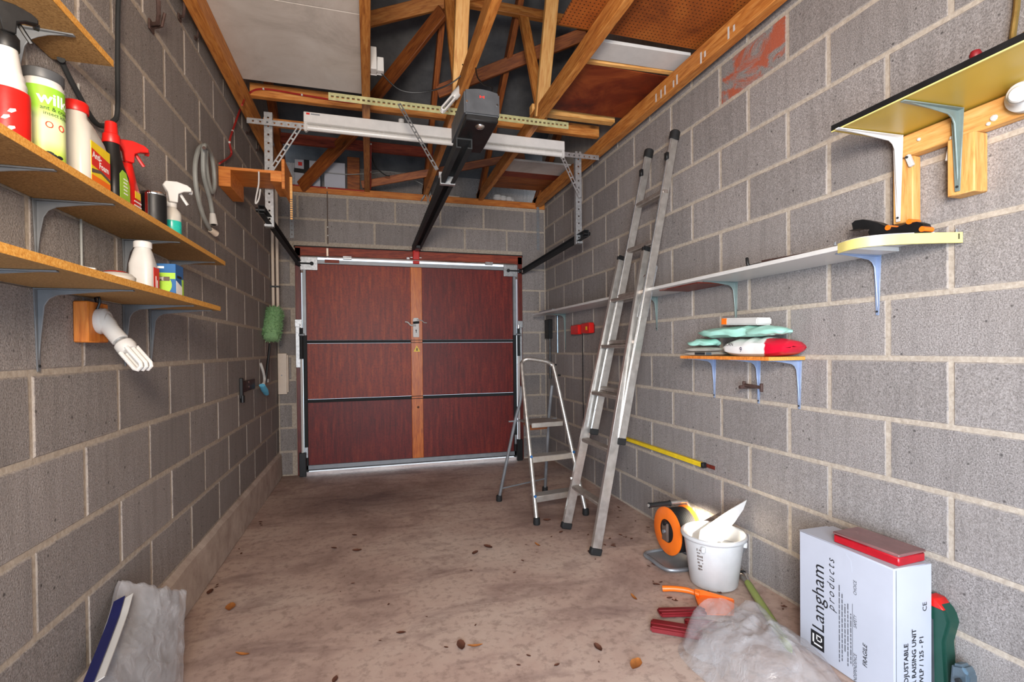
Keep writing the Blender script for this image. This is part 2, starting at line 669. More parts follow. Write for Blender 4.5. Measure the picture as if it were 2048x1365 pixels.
MAT['white_ink'] = plain('white_ink', '#f1efec', .6, bump=0)
MAT['red_ink'] = plain('red_ink', '#d12a20', .6, bump=0)
MAT['olive'] = plain('olive_rubber_sleeve', '#8b9850', .45)
MAT['rust'] = plain('rusty_iron', '#4e3a34', .7, .3, var=.35, scale=60)
MAT['hose_grey'] = plain('grey_pvc_hose', '#8d8f8b', .5)
MAT['card_white'] = plain('white_carton', '#b3b5be', .6, var=.04, scale=6)
MAT['paper'] = plain('newsprint', '#bdb6ac', .8, var=.12)
MAT['brass'] = plain('brass', '#b59a5a', .3, .8)
MAT['red_cable'] = plain('red_cable', '#9b2420', .45)
MAT['dexion'] = plain('olive_slotted_angle', '#b4b080', .5, .2, var=.2, scale=30)
MAT['hole'] = plain('shadow_hole', '#15130f', .9, bump=0)
MAT['leaf'] = plain('dead_leaf', '#5a3322', .8, var=.4, scale=40)
MAT['leaf_orange'] = plain('orange_dead_leaf', '#a4632a', .75, var=.3, scale=40)
MAT['brush_green'] = plain('green_bristle', '#7fa673', .8, var=.25, scale=60)
MAT['bulb'] = plain('cfl_glass', '#d3d0cb', .25, var=.02, bump=0)
MAT['bucket'] = plain('bucket_plastic', '#c9c8c6', .4, var=.05)
MAT['bluegrey_metal'] = plain('blue_grey_metal', '#6c7c86', .35, .6)
MAT['grey_card'] = plain('grey_card', '#8f8b8b', .7, var=.15, scale=10)
MAT['brown_print'] = plain('brown_print', '#5d4c42', .6)

t = NT('polythene')
v = t.pos()
f = t.noise(v, 14, 4, .6, .5)
t.done('#bdbbbb', .14, t.bump(f, .8, .012), spec=1.0)
t.b.inputs['Transmission Weight'].default_value = 0
tr = t.n('ShaderNodeBsdfTransparent')
mx = t.n('ShaderNodeMixShader')
t.l(t.ramp(f, [(.30, .20), (.50, .34), (.75, .58)]), mx.inputs[0])
t.l(tr.outputs[0], mx.inputs[1])
t.l(t.b.outputs[0], mx.inputs[2])
t.l(mx.outputs[0], t.t.nodes['Material Output'].inputs[0])
MAT['polythene'] = t.m

t = NT('translucent_bottle')
t.done('#c9c4ba', .3)
t.b.inputs['Transmission Weight'].default_value = .12
MAT['milky'] = t.m

# ================================================================== the setting
mb = MB().grid(lambda a, b: V((-.1 + a * (W + .2), -.6 + b * (D + .69), .004 * noise.noise(V((a * 3, b * 7, 0))) - .004)), 24, 60)
put('floor', mb, 'floor', loc=(0, 0, 0), kind='structure', label='stained pinkish concrete garage floor', solid=0)

BLOCKS = {}


def block_mesh(L, H):
    k = (round(L, 3), round(H, 3))
    if k not in BLOCKS:
        a, b, c, g = L / 2 - .003, H / 2 - .003, .022, .004
        vs = [(x * a, 0, z * b) for x, z in ((-1, -1), (1, -1), (1, 1), (-1, 1))]
        vs += [(x * a, c - g, z * b) for x, z in ((-1, -1), (1, -1), (1, 1), (-1, 1))]
        vs += [(x * (a - g), c, z * (b - g)) for x, z in ((-1, -1), (1, -1), (1, 1), (-1, 1))]
        fs = [(8, 9, 10, 11)]
        for s in (0, 4):
            fs += [(s + i, s + (i + 1) % 4, s + 4 + (i + 1) % 4, s + 4 + i) for i in range(4)]
        me = bpy.data.meshes.new('block')
        me.from_pydata([V(q) for q in vs], [], fs)
        me.materials.append(MAT['block'])
        BLOCKS[k] = me
    return BLOCKS[k]


def lay(parent, along, outward, o, n0, n1, phase, lo, hi, holes=(), special=None, top=None):
    """courses n0..n1 of blocks along a wall; phase = (even joint, odd joint) position along the wall"""
    al, ow = V(along), V(outward)
    R = Matrix((al, ow, V((0, 0, 1)))).transposed()
    if R.determinant() < 0:
        R = Matrix((-al, ow, V((0, 0, 1)))).transposed()
    for n in range(n0, n1 + 1):
        H = .215 if (top is None or n < n1) else top
        s = phase[n % 2]
        s -= math.ceil((s - lo) / .45) * .45
        while s < hi:
            a, b = max(s + .005, lo), min(s + .445, hi)
            segs = [(a, b)]
            for (h0, h1, c0, c1) in holes:
                if c0 <= n <= c1:
                    segs = [q for x, y in segs for q in ((x, min(y, h0)), (max(x, h1), y)) if q[1] - q[0] > .001]
            for x, y in segs:
                if y - x < .035:
                    continue
                ob = bpy.data.objects.new('block', block_mesh(y - x, H))
                COL.objects.link(ob)
                ob.parent = parent
                M = R.to_4x4()
                M.translation = V(o) + al * ((x + y) / 2) + V((0, 0, .225 * n + .005 + H / 2)) + ow * random.uniform(-.0015, .0012)
                ob.matrix_basis = M @ Matrix.Rotation(random.uniform(-.004, .004), 4, 'Y')
                if special and special(n, x, y):
                    ob.data = ob.data.copy()
                    ob.data.materials[0] = MAT['block_stained']
            s += .45


REAR = -.55
wl = put('wall_left', MB().bb((-.12, REAR, -.05), (-.0035, D + .2, 2.81)), 'mortar', loc=(0, 0, 0), kind='structure', label='grey concrete block wall with chipboard shelves')
lay(wl, (0, 1, 0), (1, 0, 0), (-.022, 0, 0), 1, 12, (1.5325, 1.7717), REAR, D, top=.11)
wr = put('wall_right', MB().bb((W + .0035, REAR, -.05), (W + .12, D + .2, 2.81)), 'mortar', loc=(0, 0, 0), kind='structure', label='grey concrete block wall behind the ladders')
lay(wr, (0, 1, 0), (-1, 0, 0), (W + .022, 0, 0), 0, 12, (1.167, 1.374), REAR, D, top=.11,
    special=lambda n, x, y: n == 11 and x < 1.98 < y)
# door wall with its opening
ox0, ox1, oz = .16, 2.395, 2.165
wbm = MB().bb((-.05, D + .0035, -.05), (ox0, D + .12, 2.655)).bb((ox1, D + .0035, -.05), (W + .05, D + .12, 2.655)).bb((ox0, D + .0035, oz), (ox1, D + .12, 2.655))
wb = put('wall_back', wbm, 'mortar', loc=(0, 0, 0), kind='structure', label='block wall around the red garage door')
lay(wb, (1, 0, 0), (0, -1, 0), (0, D + .022, 0), 0, 8, (.12, -.10), .005, W - .005, holes=((ox0 - .005, ox1 + .005, 0, 8),))
lay(wb, (1, 0, 0), (0, -1, 0), (0, D + .022, .0), 9, 9, (.12, .12), .005, W - .005, holes=((ox0 - .005, ox1 + .005, 0, 9),))
lay(wb, (1, 0, 0), (0, -1, 0), (0, D + .022, -.045), 10, 11, (.885, .635), .005, W - .005)
# rear wall behind the photographer, with a wide open doorway
put('wall_rear', MB().bb((-.1, REAR - .1, 0), (.08, REAR, 2.8)).bb((2.35, REAR - .1, 0), (W + .1, REAR, 2.8)).bb((.08, REAR - .1, 2.2), (2.35, REAR, 2.8)), 'mortar', loc=(0, 0, 0), kind='structure', label='rear wall around the open doorway')
# concrete kerb along the left wall
mb = MB()
ks = [REAR + i * .14 for i in range(41)]
prof = lambda y: [(-.01, 0), (.024 + .004 * noise.noise(V((0, y * 5, 0))), 0), (.020 + .005 * noise.noise(V((2, y * 6, 0))), .205 + .008 * noise.noise(V((4, y * 4, 0)))), (-.01, .228)]
vs = []
for y in ks:
    vs += [V((a, min(y, D), b)) for a, b in prof(y)]
fs = [(i * 4 + k, i * 4 + (k + 1) % 4, i * 4 + 4 + (k + 1) % 4, i * 4 + 4 + k) for i in range(len(ks) - 1) for k in range(4)]
mb.add(vs, fs)
put('baseboard_left', mb, 'kerb', loc=(0, 0, 0), kind='structure', label='smooth concrete kerb at the foot of the left wall')

# roof: felt slope over the trusses, both sides of the ridge
SL = .72
RY = 2.5
def roofz(Y, off=0.0): return 2.745 + (D - abs(Y - RY) - RY) * SL + off
FO = .74
mb = MB()
prof = [(D + .62, roofz(D + .62, FO)), (RY, roofz(RY, FO)), (-1.0, roofz(-1.0, FO))]
vs = []
for X in (-.3, W + .3):
    vs += [V((X, y, z)) for y, z in prof] + [V((X, y, z + .03)) for y, z in prof]
mb.add(vs, [(0, 1, 7, 6), (1, 2, 8, 7), (3, 4, 10, 9), (4, 5, 11, 10), (0, 1, 4, 3), (1, 2, 5, 4), (6, 7, 10, 9), (7, 8, 11, 10), (0, 6, 9, 3), (2, 8, 11, 5)])
put('ceiling', mb, 'felt', loc=(0, 0, 0), kind='structure', label='dark roofing felt above the trusses')
put('wall_eaves', MB().bb((-.2, D + .5, 2.5), (W + .2, D + .56, 3.3)), 'block', loc=(0, 0, 0), kind='structure', label='grey wall at the eaves behind the wall plate')
put('trim_1', MB().bb((-.2, D + .005, 2.655), (W + .2, D + .52, 2.68)), 'mortar', loc=(0, 0, 0), kind='structure', label='mortar bed along the top of the door wall')
# gables close the roof space at both sides
for nm, x in (('wall_left_gable', -.13), ('wall_right_gable', W + .05)):
    g = MB().prism([(REAR, 2.81), (D + .2, 2.81), (D + .2, roofz(D + .2, FO)), (RY, roofz(RY, FO)), (REAR, roofz(REAR, FO))], (x, 0, 0), (0, 1, 0), (0, 0, 1), .08)
    put(nm, g, 'block', loc=(0, 0, 0), kind='structure', label='gable wall above the %s wall plate' % nm.split('_')[1])


# ================================================================== roof timbers
def truss(X, label, webs=True, w=.045, zb=2.725, mat='pine'):
    t = thing('roof_truss', label, 'roof truss', (X, D, zb), 'roof trusses running towards the door')
    timber('bottom_chord', (X, REAR, zb + .05), (X, D + .1, zb + .05), w, .10, mat, t)
    timber('rafter', (X, D + .05, roofz(D + .05, .05)), (X, RY, roofz(RY, .05)), w, .09, 'pine_dark', t)
    if webs:
        timber('web', (X + .03, 3.22, zb + .04), (X + .03, 3.66, roofz(3.66, .03)), .035, .075, 'pine', t, up=(1, 0, 0))
        timber('web', (X + .01, 3.20, zb + .03), (X + .01, 2.56, roofz(2.56, 0)), .035, .085, 'pine_new', t, up=(1, 0, 0))
    return t


truss(.075, 'pine roof truss against the left wall beside the white board', False, .06, 2.73)
truss(.82, 'pine roof truss carrying the white junction boxes', False, .05, 2.725)
truss(1.385, 'pine roof truss directly above the door opener', True)
truss(1.955, 'pine roof truss along the left edge of the brown boards', True)
truss(2.585, 'pine roof truss against the right wall with white drips', False, .055, 2.70)


def brace(name, a, b, w, h, mat, label, off=-.02, ext=(0, 0), cat='timber'):
    def rp(q):
        r = ray(*q)
        t_ = (2.745 + D * SL + off - CAMP.z) / (r.z + SL * r.y)
        return CAMP + r * t_
    p, q = rp(a), rp(b)
    d = (q - p).normalized()
    return timber(name, p - d * ext[0], q + d * ext[1], h, w, mat, up=(0, -.25, 1), label=label, cat=cat)


brace('diagonal_brace', (886, 180), (1163, 71), .10, .035, 'pine_dark', 'long diagonal pine brace behind the door opener rising to the brown boards', ext=(.05, .04))
brace('diagonal_brace', (728, 42), (905, -2), .10, .035, 'pine', 'pine brace at the top beside the white board', ext=(.1, .3))
brace('diagonal_brace', (748, 196), (886, 22), .10, .035, 'pine_dark', 'steep diagonal brace beside the white junction boxes', off=-.16, ext=(.05, .0))
brace('diagonal_brace', (702, 268), (602, 374), .11, .035, 'pine_dark', 'diagonal brace in front of the stored white cartons', ext=(.1, .0))
brace('diagonal_brace', (728, 369), (1045, 313), .07, .035, 'pine_dark', 'shallow diagonal brace behind the opener rail above the back wall plate', ext=(.02, .02))
timber('roof_binder', (1.45, 3.62, roofz(3.62, -.04)), (2.66, 3.62, roofz(3.62, -.04)), .045, .07, 'pine', label='short pine binder high up between the trusses', cat='timber')
timber('roof_binder', (.10, 4.70, 3.03), (1.42, 4.70, 3.03), .03, .09, 'stain_board', label='red-stained batten across the rafters above the cartons', cat='timber')
timber('roof_binder', (.10, 3.56, 2.868), (2.57, 3.56, 2.868), .045, .085, 'pine', label='pine binder across the trusses just above the slotted angle', cat='timber')
timber('roof_binder', (1.93, 3.31, 2.855), (2.57, 3.31, 2.855), .06, .06, 'pine_new', label='pale timber batten across the trusses beside the dark stained board', cat='timber')
timber('roof_binder', (.10, 3.98, 2.85), (.80, 3.98, 2.85), .045, .05, 'pine', label='pine batten behind the left end of the fluorescent light', cat='timber')
timber('wall_plate', (.0, D + .046, 2.713), (W, D + .046, 2.713), .10, .065, 'pine_orange', label='orange pine wall plate on top of the door wall', cat='timber')

# boards laid on the ceiling ties
def board(name, lo, hi, mat, label, cat='board', rz=0):
    c = (V(lo) + V(hi)) / 2
    s = V(hi) - V(lo)
    return put(name, MB().box(c, s, Matrix.Rotation(rz, 3, 'Z')), mat, label=label, cat=cat, bevel=.001)


board('ceiling_board', (.09, 2.565, 2.832), (.805, 3.35, 2.838), 'white_board', 'large white board lying across the trusses above the left wall')
board('ceiling_board', (.09, .4, 2.8325), (.805, 2.56, 2.839), 'white_board', 'white board at the very top edge before the large white board')
board('ceiling_board', (1.77, 1.35, 2.832), (2.60, 2.375, 2.84), 'pegboard', 'brown perforated hardboard lying over the right-hand trusses')
board('ceiling_plank', (1.99, 2.44, 2.832), (2.60, 2.60, 2.85), 'white_paint', 'white painted plank between two brown boards overhead', rz=-.03)
timber('roof_binder', (1.97, 2.645, 2.842), (2.60, 2.615, 2.842), .03, .028, 'pine_new', label='thin pale batten beside the white overhead plank', cat='timber')
board('ceiling_board', (1.985, 2.66, 2.832), (2.60, 3.22, 2.838), 'hardboard_dark', 'dark red-brown stained board overhead near the right wall')
for i, (y0, y1, mt, lb) in enumerate(((4.17, 4.44, 'white_board', 'pale grey board at the far right of the roof space'),
                                      (4.455, 4.585, 'stain_board', 'red-brown plank next to the pale board in the far roof'),
                                      (4.60, 4.75, 'pine_dark', 'brown plank third from the front at the far right'),
                                      (4.765, 4.95, 'pine_dark', 'brown plank nearest the door wall at the far right'))):
    timber('ceiling_plank', (1.96, (y0 + y1) / 2, 2.838 + .004 * i), (2.60, (y0 + y1) / 2, 2.838 + .004 * i), y1 - y0, .018, mt, label=lb, cat='board')

# ------------------------------------------------------------------ metalwork hung from the roof
def perforated(mb, p, q, wid, hole, pitch, th, up, nrm):
    """flat strip with a row of square holes; up = across the strip"""
    p, q = V(p), V(q)
    d = (q - p).normalized()
    L = (q - p).length
    u = V(up).normalized()
    R = Matrix((d, u, d.cross(u))).transposed()
    e = (wid - hole[1]) / 2
    for s in (-1, 1):
        mb.box((p + q) / 2 + u * s * (hole[1] + e) / 2, (L, e, th), R)
    n = max(1, int(L / pitch))
    x = 0.0
    for k in range(n + 1):
        x1 = min(L, k * pitch + pitch - hole[0]) if k < n else L
        x0 = k * pitch
        if x1 - x0 > .001:
            mb.box(p + d * (x0 + x1) / 2, (x1 - x0, hole[1], th), R)
    return mb


def hanger(X, zt, zb, label, side):
    mb = perforated(MB(), (X, 3.55, zb), (X, 3.55, zt), .05, (.012, .012), .055, .003, (1, 0, 0), None)
    mb.beam((X + side * .0235, 3.5665, zb), (X + side * .0235, 3.5665, zt), .003, .03, up=(0, 1, 0))
    put('steel_hanger', mb, 'galv', label=label, cat='steel strut')


hanger(.205, 2.735, 1.99, 'galvanised perforated hanger for the left door track', 1)
hanger(2.395, 2.70, 1.985, 'galvanised perforated hanger for the right door track', -1)
mb = perforated(MB(), (.085, 3.52, 2.655), (2.555, 3.52, 2.655), .036, (.011, .011), .042, .003, (0, 0, 1), None)
mb.beam((.085, 3.535, 2.672), (2.555, 3.535, 2.672), .03, .003)
put('steel_crossbar', mb, 'galv', label='long perforated steel angle behind the fluorescent light', cat='steel strut')
for a, b, lb in (((.403, 3.495, 2.637), (.222, 3.495, 2.33), 'slotted diagonal strap below the left end of the light'),
                 ((2.232, 3.495, 2.640), (2.385, 3.495, 2.33), 'slotted diagonal strap below the right end of the light')):
    d = (V(b) - V(a)).normalized()
    put('slotted_strap', perforated(MB(), a, b, .030, (.034, .014), .045, .003, d.cross(V((0, 1, 0))), None), 'galv', label=lb, cat='steel strut')
mb = perforated(MB(), (.604, 3.16, 2.70), (2.151, 3.16, 2.70), .045, (.016, .012), .030, .003, (0, 0, 1), None)
perforated(mb, (.604, 3.1825, 2.722), (2.151, 3.1825, 2.722), .045, (.012, .010), .030, .003, (0, 1, 0), None)
put('slotted_angle', mb, 'dexion', label='olive-yellow slotted steel angle screwed under the roof trusses', cat='steel strut')
for a, b, lb in (((1.017, 3.157, 2.705), (1.225, 2.985, 2.255), 'slotted strap from the yellow angle down to the opener rail, left one'),
                 ((1.47, 3.157, 2.705), (1.335, 2.985, 2.255), 'slotted strap on the right of the opener rail')):
    d = (V(b) - V(a)).normalized()
    put('slotted_strap', perforated(MB(), a, b, .022, (.034, .010), .045, .003, d.cross(V((0, 1, 0))), None), 'galv', label=lb, cat='steel strut')

# ------------------------------------------------------------------ fluorescent light
fl = thing('fluorescent_light', 'white fluorescent batten light hanging across below the trusses', 'light', (1.336, 3.46, 2.60))
put('batten_body', MB().prism([(0, .055), (.05, .055), (.05, .125), (0, .125)], (.43, 3.452, 2.60), (0, 1, 0), (0, 0, 1), 1.814), 'white_paint', fl, bevel=.004)
put('reflector', MB().prism([(.0, .045), (.05, .045), (.038, .057), (.012, .057)], (.43, 3.452, 2.60), (0, 1, 0), (0, 0, 1), 1.814), 'white_plastic', fl)
put('tube', MB().cyl((.455, 3.470, 2.628), (2.22, 3.470, 2.628), .019, n=18), 'bulb', fl)
for x in (.43, 2.219):
    put('end_cap', MB().bb((x, 3.452, 2.602), (x + .025, 3.492, 2.662)), 'white_plastic', fl, bevel=.006, seg=2)
put('maker_badge', MB().bb((.447, 3.4505, 2.705), (.468, 3.452, 2.717)), 'red_ink', fl, label='small red maker badge')
put('fitting_print', MB().bb((.474, 3.4508, 2.706), (.53, 3.452, 2.715)), 'galv_dull', fl, label='small grey print')
put('cable_gland', MB().cyl((1.05, 3.47, 2.725), (1.05, 3.47, 2.75), .02, n=10), 'white_plastic', fl)

# ------------------------------------------------------------------ door opener
op = thing('door_opener', 'grey electric door opener with long dark rail to the red door', 'door opener', (1.32, 2.35, 2.15))
hx0, hx1, hy0, hy1, hz0, hz1 = 1.243, 1.408, 2.20, 2.56, 2.235, 2.345
mb = MB()
n = 10
topc = [(hx0 + (hx1 - hx0) * i / n, hz1 + .012 * math.sin(math.pi * i / n)) for i in range(n + 1)]
poly = [(hx0, hz0), (hx1, hz0)] + topc[::-1]
mb.prism([(a, b) for a, b in poly], (0, hy0, 0), (1, 0, 0), (0, 0, 1), -(hy1 - hy0))
put('housing', mb, 'charcoal', op, bevel=.008, seg=2)
put('lamp_tray', MB().prism([(0, 0), (.36, -.002), (.36, .03), (0, .03)], (hx0 + .006, hy0 + .004, hz0 - .025), (0, 1, 0), (0, 0, 1), hx1 - hx0 - .012), 'black_plastic', op, bevel=.006)
put('lamp_lens', MB().lathe([(.0, -.012), (.014, -.010), (.022, -.003), (.024, .004)], (1.327, 2.258, hz0 - .026), 16), 'chrome', op)
for x in (hx0 + .012, hx1 - .012):
    put('screw', MB().cyl((x, hy0 + .002, 2.29), (x, hy0 - .003, 2.29), .005, n=8), 'chrome', op)
mk = MB()
cx, cz = 1.325, 2.318
for s in (-1, 1):
    mk.prism([(cx + s * .011, cz - .007), (cx + s * .005, cz - .004), (cx + s * .005, cz + .004), (cx + s * .011, cz + .007)], (0, hy0 - .0006, 0), (1, 0, 0), (0, 0, 1), .0004)
mk.bb((cx - .006, hy0 - .001, cz - .0015), (cx + .006, hy0 - .0002, cz + .0015))
put('maker_mark', mk, 'red_ink', op, label='small red mark on the housing front')
rl = MB()
rl.bb((1.240, 2.40, 2.160), (1.264, 5.0, 2.166)).bb((1.296, 2.40, 2.160), (1.320, 5.0, 2.166)).bb((1.240, 2.40, 2.166), (1.246, 5.0, 2.209)).bb((1.314, 2.40, 2.166), (1.320, 5.0, 2.209)).bb((1.246, 2.40, 2.202), (1.314, 5.0, 2.209))
put('rail', rl, 'steel_dark', op)
put('carriage', MB().box((1.28, 4.82, 2.155), (.045, .12, .03)), 'black_plastic', op, bevel=.004)
put('rail_joint', MB().bb((1.236, 2.93, 2.155), (1.324, 2.96, 2.212)), 'galv', op)
put('rail_bracket', MB().bb((1.236, 2.985, 2.210), (1.324, 3.005, 2.245)), 'galv', op)
put('door_bracket', MB().bb((1.248, 4.985, 2.03), (1.312, 5.03, 2.185)), 'red_plastic', op, bevel=.006)
for z in (2.175, 2.10):
    put('bolt', MB().cyl((1.225, 5.01, z), (1.335, 5.01, z), .007, n=8), 'chrome', op)

# lamp beside the opener
lp = thing('roof_lamp', 'compact fluorescent bulb hanging from the truss beside the door opener', 'light bulb', (1.34, 3.0, 2.63))
A, B = AY(930, 168, 3.0), AY(888, 217, 3.0)
dd = (B - A).normalized()
put('lamp_holder', MB().cyl(A - dd * .03, A + dd * .075, .022, .024, n=14), 'white_plastic', lp)
put('lamp_base', MB().lathe([(.018, 0), (.026, .02), (.024, .05), (.018, .06)], A + dd * .06, 14, axis=dd), 'white_plastic', lp)


def cfl_tubes(parent, o, d, L, r=.006, sp=.011, mat='bulb'):
    d, y, z = frame(d)
    for k in (-1, 0, 1):
        c = o + y * k * sp * 1.5
        pts = [c + z * sp, c + z * sp + d * (L - .008), c + z * sp * .6 + d * L, c - z * sp * .6 + d * L, c - z * sp + d * (L - .008), c - z * sp]
        put('glass_tube', MB().tube(pts, r, 8), mat, parent)


cfl_tubes(lp, A + dd * .115, dd, .115)

# junction boxes on the truss
for a, b, lb in (((.846, 2.86, 2.738), (.88, 2.93, 2.862), 'taller white junction box on the truss'),
                 ((.882, 2.87, 2.738), (.918, 2.92, 2.815), 'small white junction box fixed to the taller one')):
    j = thing('junction_box', lb, 'junction box', (a[0], a[1], a[2]))
    put('box_body', MB().bb(a, (b[0], b[1] - .008, b[2])), 'white_plastic', j, bevel=.003)
    put('box_lid', MB().bb((a[0] - .001, b[1] - .008, a[2] - .001), (b[0] + .001, b[1], b[2] + .001)), 'white_paint', j, bevel=.002)


def cable(pts, r, mat, label, name='cable', clips=(), n=6):
    t_ = thing(name, label, 'cable', pts[0])
    c = catmull(pts, n)
    put('cable_core', MB().tube(c, r, 6), mat, t_)
    for p in clips:
        put('cable_clip', MB().box(V(p), (.012, .012, .012)), 'white_plastic', t_, bevel=.002)
    return t_


cable([(.905, 2.90, 2.74), AY(800, 180, 2.95), AY(850, 184, 2.95), AY(900, 168, 2.95), AY(930, 142, 2.9), (1.37, 2.9, 2.86)], .004, 'black_plastic', 'black cable sagging from the junction boxes to the opener')
cable([AY(950, 104, 2.75), AY(953, 148, 2.65), AY(966, 168, 2.5), AY(985, 179, 2.42), (1.38, 2.4, 2.35)], .004, 'black_plastic', 'black cable dropping into the back of the opener housing')
pts = [(.018, 3.16, 2.242), AX(462, 310, .014), AX(459, 285, .014), AX(465, 262, .014), AX(482, 214, .022)]
cable(pts, .006, 'red_cable', 'red cable running up the left wall from the plywood shelf', clips=[pts[2], pts[3]])
pts = [AX(484, 210, .105), AY(497, 188, 3.52), AY(527, 178, 3.52), AY(604, 190, 3.52), AY(700, 205, 3.52), (.80, 3.52, 2.87)]
cable(pts, .006, 'red_cable', 'red cable clipped along the pine binder below the white board', clips=[pts[1], pts[2], pts[3]])
pts = [(.12, D - .010, 2.738), (.45, D - .010, 2.735), (.82, D - .010, 2.732)]
cable(pts, .006, 'red_cable', 'red cable along the orange wall plate', clips=[pts[1], pts[2]])
pts = [(.852, D - .03, 2.75), (.852, 4.6, 2.77), (.852, 4.0, 2.775)]
cable(pts, .006, 'red_cable', 'red cable clipped along the truss towards the wall plate', clips=[pts[1], pts[2]])
pts = [(.452, D - .008, 2.70), (.452, D - .008, 2.45), (.452, D - .008, 2.20)]
cable(pts, .005, 'brown_print', 'brown wire down the block wall to the door frame', clips=[(.452, D - .008, 2.36), (.452, D - .008, 2.28)])
cable([(.30, 5.085, 2.90), (.6, 5.085, 2.89), (.85, 5.085, 2.92), AY(790, 345, 5.085), AY(850, 372, 5.085), AY(862, 390, 5.085)], .004, 'hose_grey', 'thin grey wire strung across the roof space')
cable([(.86, 4.75, 2.98), AY(750, 332, 4.75), AY(770, 350, 4.75), AY(780, 352, 4.75)], .006, 'black_plastic', 'black cable loop beside the truss above the wall plate')
cd_ = [AY(853, 376, 5.0), AY(849, 392, 5.0), AY(842, 402, 5.0), AY(852, 388, 5.0), AY(856, 406, 5.0), AY(860, 388, 5.0), AY(866, 404, 5.0)]
cable(cd_, .005, 'hose_grey', 'tangle of pale cord hanging beside the opener rail', name='cord_tangle')

# stored things on top of the door wall
st = V((0, 0, 2.745))
def stored(name, px0, py0, px1, Y, depth, mat, label, cat, zb=2.7455, rz=0):
    a, b = AY(px0, py0, Y), AY(px1, py0, Y)
    return MB().box(((a.x + b.x) / 2, Y + depth / 2, (a.z + zb) / 2), (b.x - a.x, depth, a.z - zb), Matrix.Rotation(rz, 3, 'Z'))


g = thing('stored_carton', 'plain white carton standing on the door wall', 'box', AY(668, 385, 5.10))
put('carton_body', stored('c', 648, 324, 690, 5.11, .12, '', '', ''), 'card_white', g, bevel=.003)
put('carton_flap', MB().bb((AY(648, 323, 5.11).x, 5.112, AY(648, 324, 5.11).z), (AY(690, 323, 5.11).x, 5.228, AY(648, 324, 5.11).z + .004)), 'card_white', g)
g = thing('stored_carton', 'printed white carton with black straps behind the diagonal brace', 'box', AY(612, 370, 5.12))
put('carton_body', stored('c', 589, 318, 640, 5.13, .14, '', '', ''), 'card_white', g, bevel=.003)
A = AY(612, 320, 5.13)
put('strap', MB().bb((A.x - .02, 5.126, 2.75), (A.x + .03, 5.13, A.z)), 'black_plastic', g)
put('strap', MB().beam(AY(588, 340, 5.125), AY(640, 347, 5.125), .003, .04), 'black_plastic', g)
put('carton_print', MB().bb((A.x - .07, 5.1285, A.z - .06), (A.x - .035, 5.13, A.z - .025)), 'red_ink', g)
put('timber_offcut', stored('o', 694, 313, 719, 5.13, .05, '', '', ''), MAT['pine_dark'], label='rough timber offcut upright beside the white carton', cat='timber', bevel=.004)
put('white_block', stored('o', 897, 391, 919, 5.14, .05, '', '', ''), MAT['cream_plastic'], label='small cream block lying on the wall plate beside the rail', cat='block', bevel=.003)
mb = MB()
for k, (px, py, r) in enumerate(((995, 401, .055), (1006, 404, .05), (1018, 408, .045), (1024, 411, .03))):
    c = AY(px, py, 5.12)
    mb.lathe([(.004, -r * .7), (r * .7, -r * .5), (r, -.1 * r), (r * .8, r * .45), (r * .3, r * .7), (.003, r * .75)], (c.x, c.y, 2.748 + r * .7), 12)
put('crumpled_bag', mb, 'white_plastic', label='crumpled white plastic bag on the wall plate at the right', cat='bag')

for i, (px, py, h_) in enumerate(((1312, 196, .05), (1322, 190, .06), (1330, 183, .07), (1347, 168, .04), (1354, 160, .06), (1402, 118, .07), (1410, 108, .03), (1457, 66, .06), (1468, 56, .03))):
    q = AX(px, py, 2.5570)
    put('paint_drip', MB().bb((2.5562, q.y - .006, max(2.703, q.z - h_ / 2)), (2.5572, q.y + .006, min(2.797, q.z + h_ / 2))), 'white_plastic', bpy.data.objects['roof_truss.004'])
cable([(W - .006, 4.08, 1.30), (W - .006, 4.085, 1.0), (W - .006, 4.08, .46)], .004, 'black_plastic', 'thin black cable down the right wall below the red boxes')


# ================================================================== garage door
YD = 5.03                                                          # face of the door panels
def DZ(px, py): return AY(px, py, YD)
fr = thing('trim_2', 'red-brown timber frame around the garage door', None, (1.28, D, 0), kind='structure')
timber('jamb', (.185, D - .004, 0), (.185, D - .004, 2.15), .05, .055, 'redwood', fr, up=(0, 1, 0))
timber('jamb', (2.368, D - .004, 0), (2.368, D - .004, 2.15), .05, .055, 'redwood', fr, up=(0, 1, 0))
timber('head', (.16, D - .004, 2.115), (2.395, D - .004, 2.115), .055, .09, 'stain_board', fr)
put('lintel_shadow', MB().bb((.15, D - .02, 2.150), (2.405, D + .07, 2.172)), 'steel_dark', fr, bevel=.002)  # dark strip standing in for the shadow line under the lintel

dr = thing('door_1', 'red mahogany up-and-over garage door with pine centre board', None, (1.28, YD, .02), kind='structure')
x0, xc0, xc1, x1 = .255, 1.222, 1.335, 2.285
zs = [.085, .70, 1.265, 2.02]
zcut = [(.085, .685), (.715, 1.245), (1.275, 2.0)]
for k, (a, b) in enumerate(zcut):
    put('panel', MB().bb((x0, YD, a), (xc0 + .005, YD + .012, b)), 'door_ply' if k else 'door_ply_dark', dr, bevel=.002)
    put('panel', MB().bb((xc1 - .005, YD, a), (x1, YD + .012, b)), 'door_ply_dark', dr, bevel=.002)
timber('centre_board', ((xc0 + xc1) / 2, YD - .004, .085), ((xc0 + xc1) / 2, YD - .004, 2.0), .02, xc1 - xc0, 'door_pine', dr, up=(1, 0, 0))
for z in (.70, 1.26):
    mb = MB().bb((.235, YD - .028, z - .014), (2.305, YD - .004, z - .010)).bb((.235, YD - .008, z - .014), (2.305, YD - .004, z + .014)).bb((.235, YD - .028, z + .010), (2.305, YD - .004, z + .014))
    put('cross_rail', mb, 'steel_dark', dr)
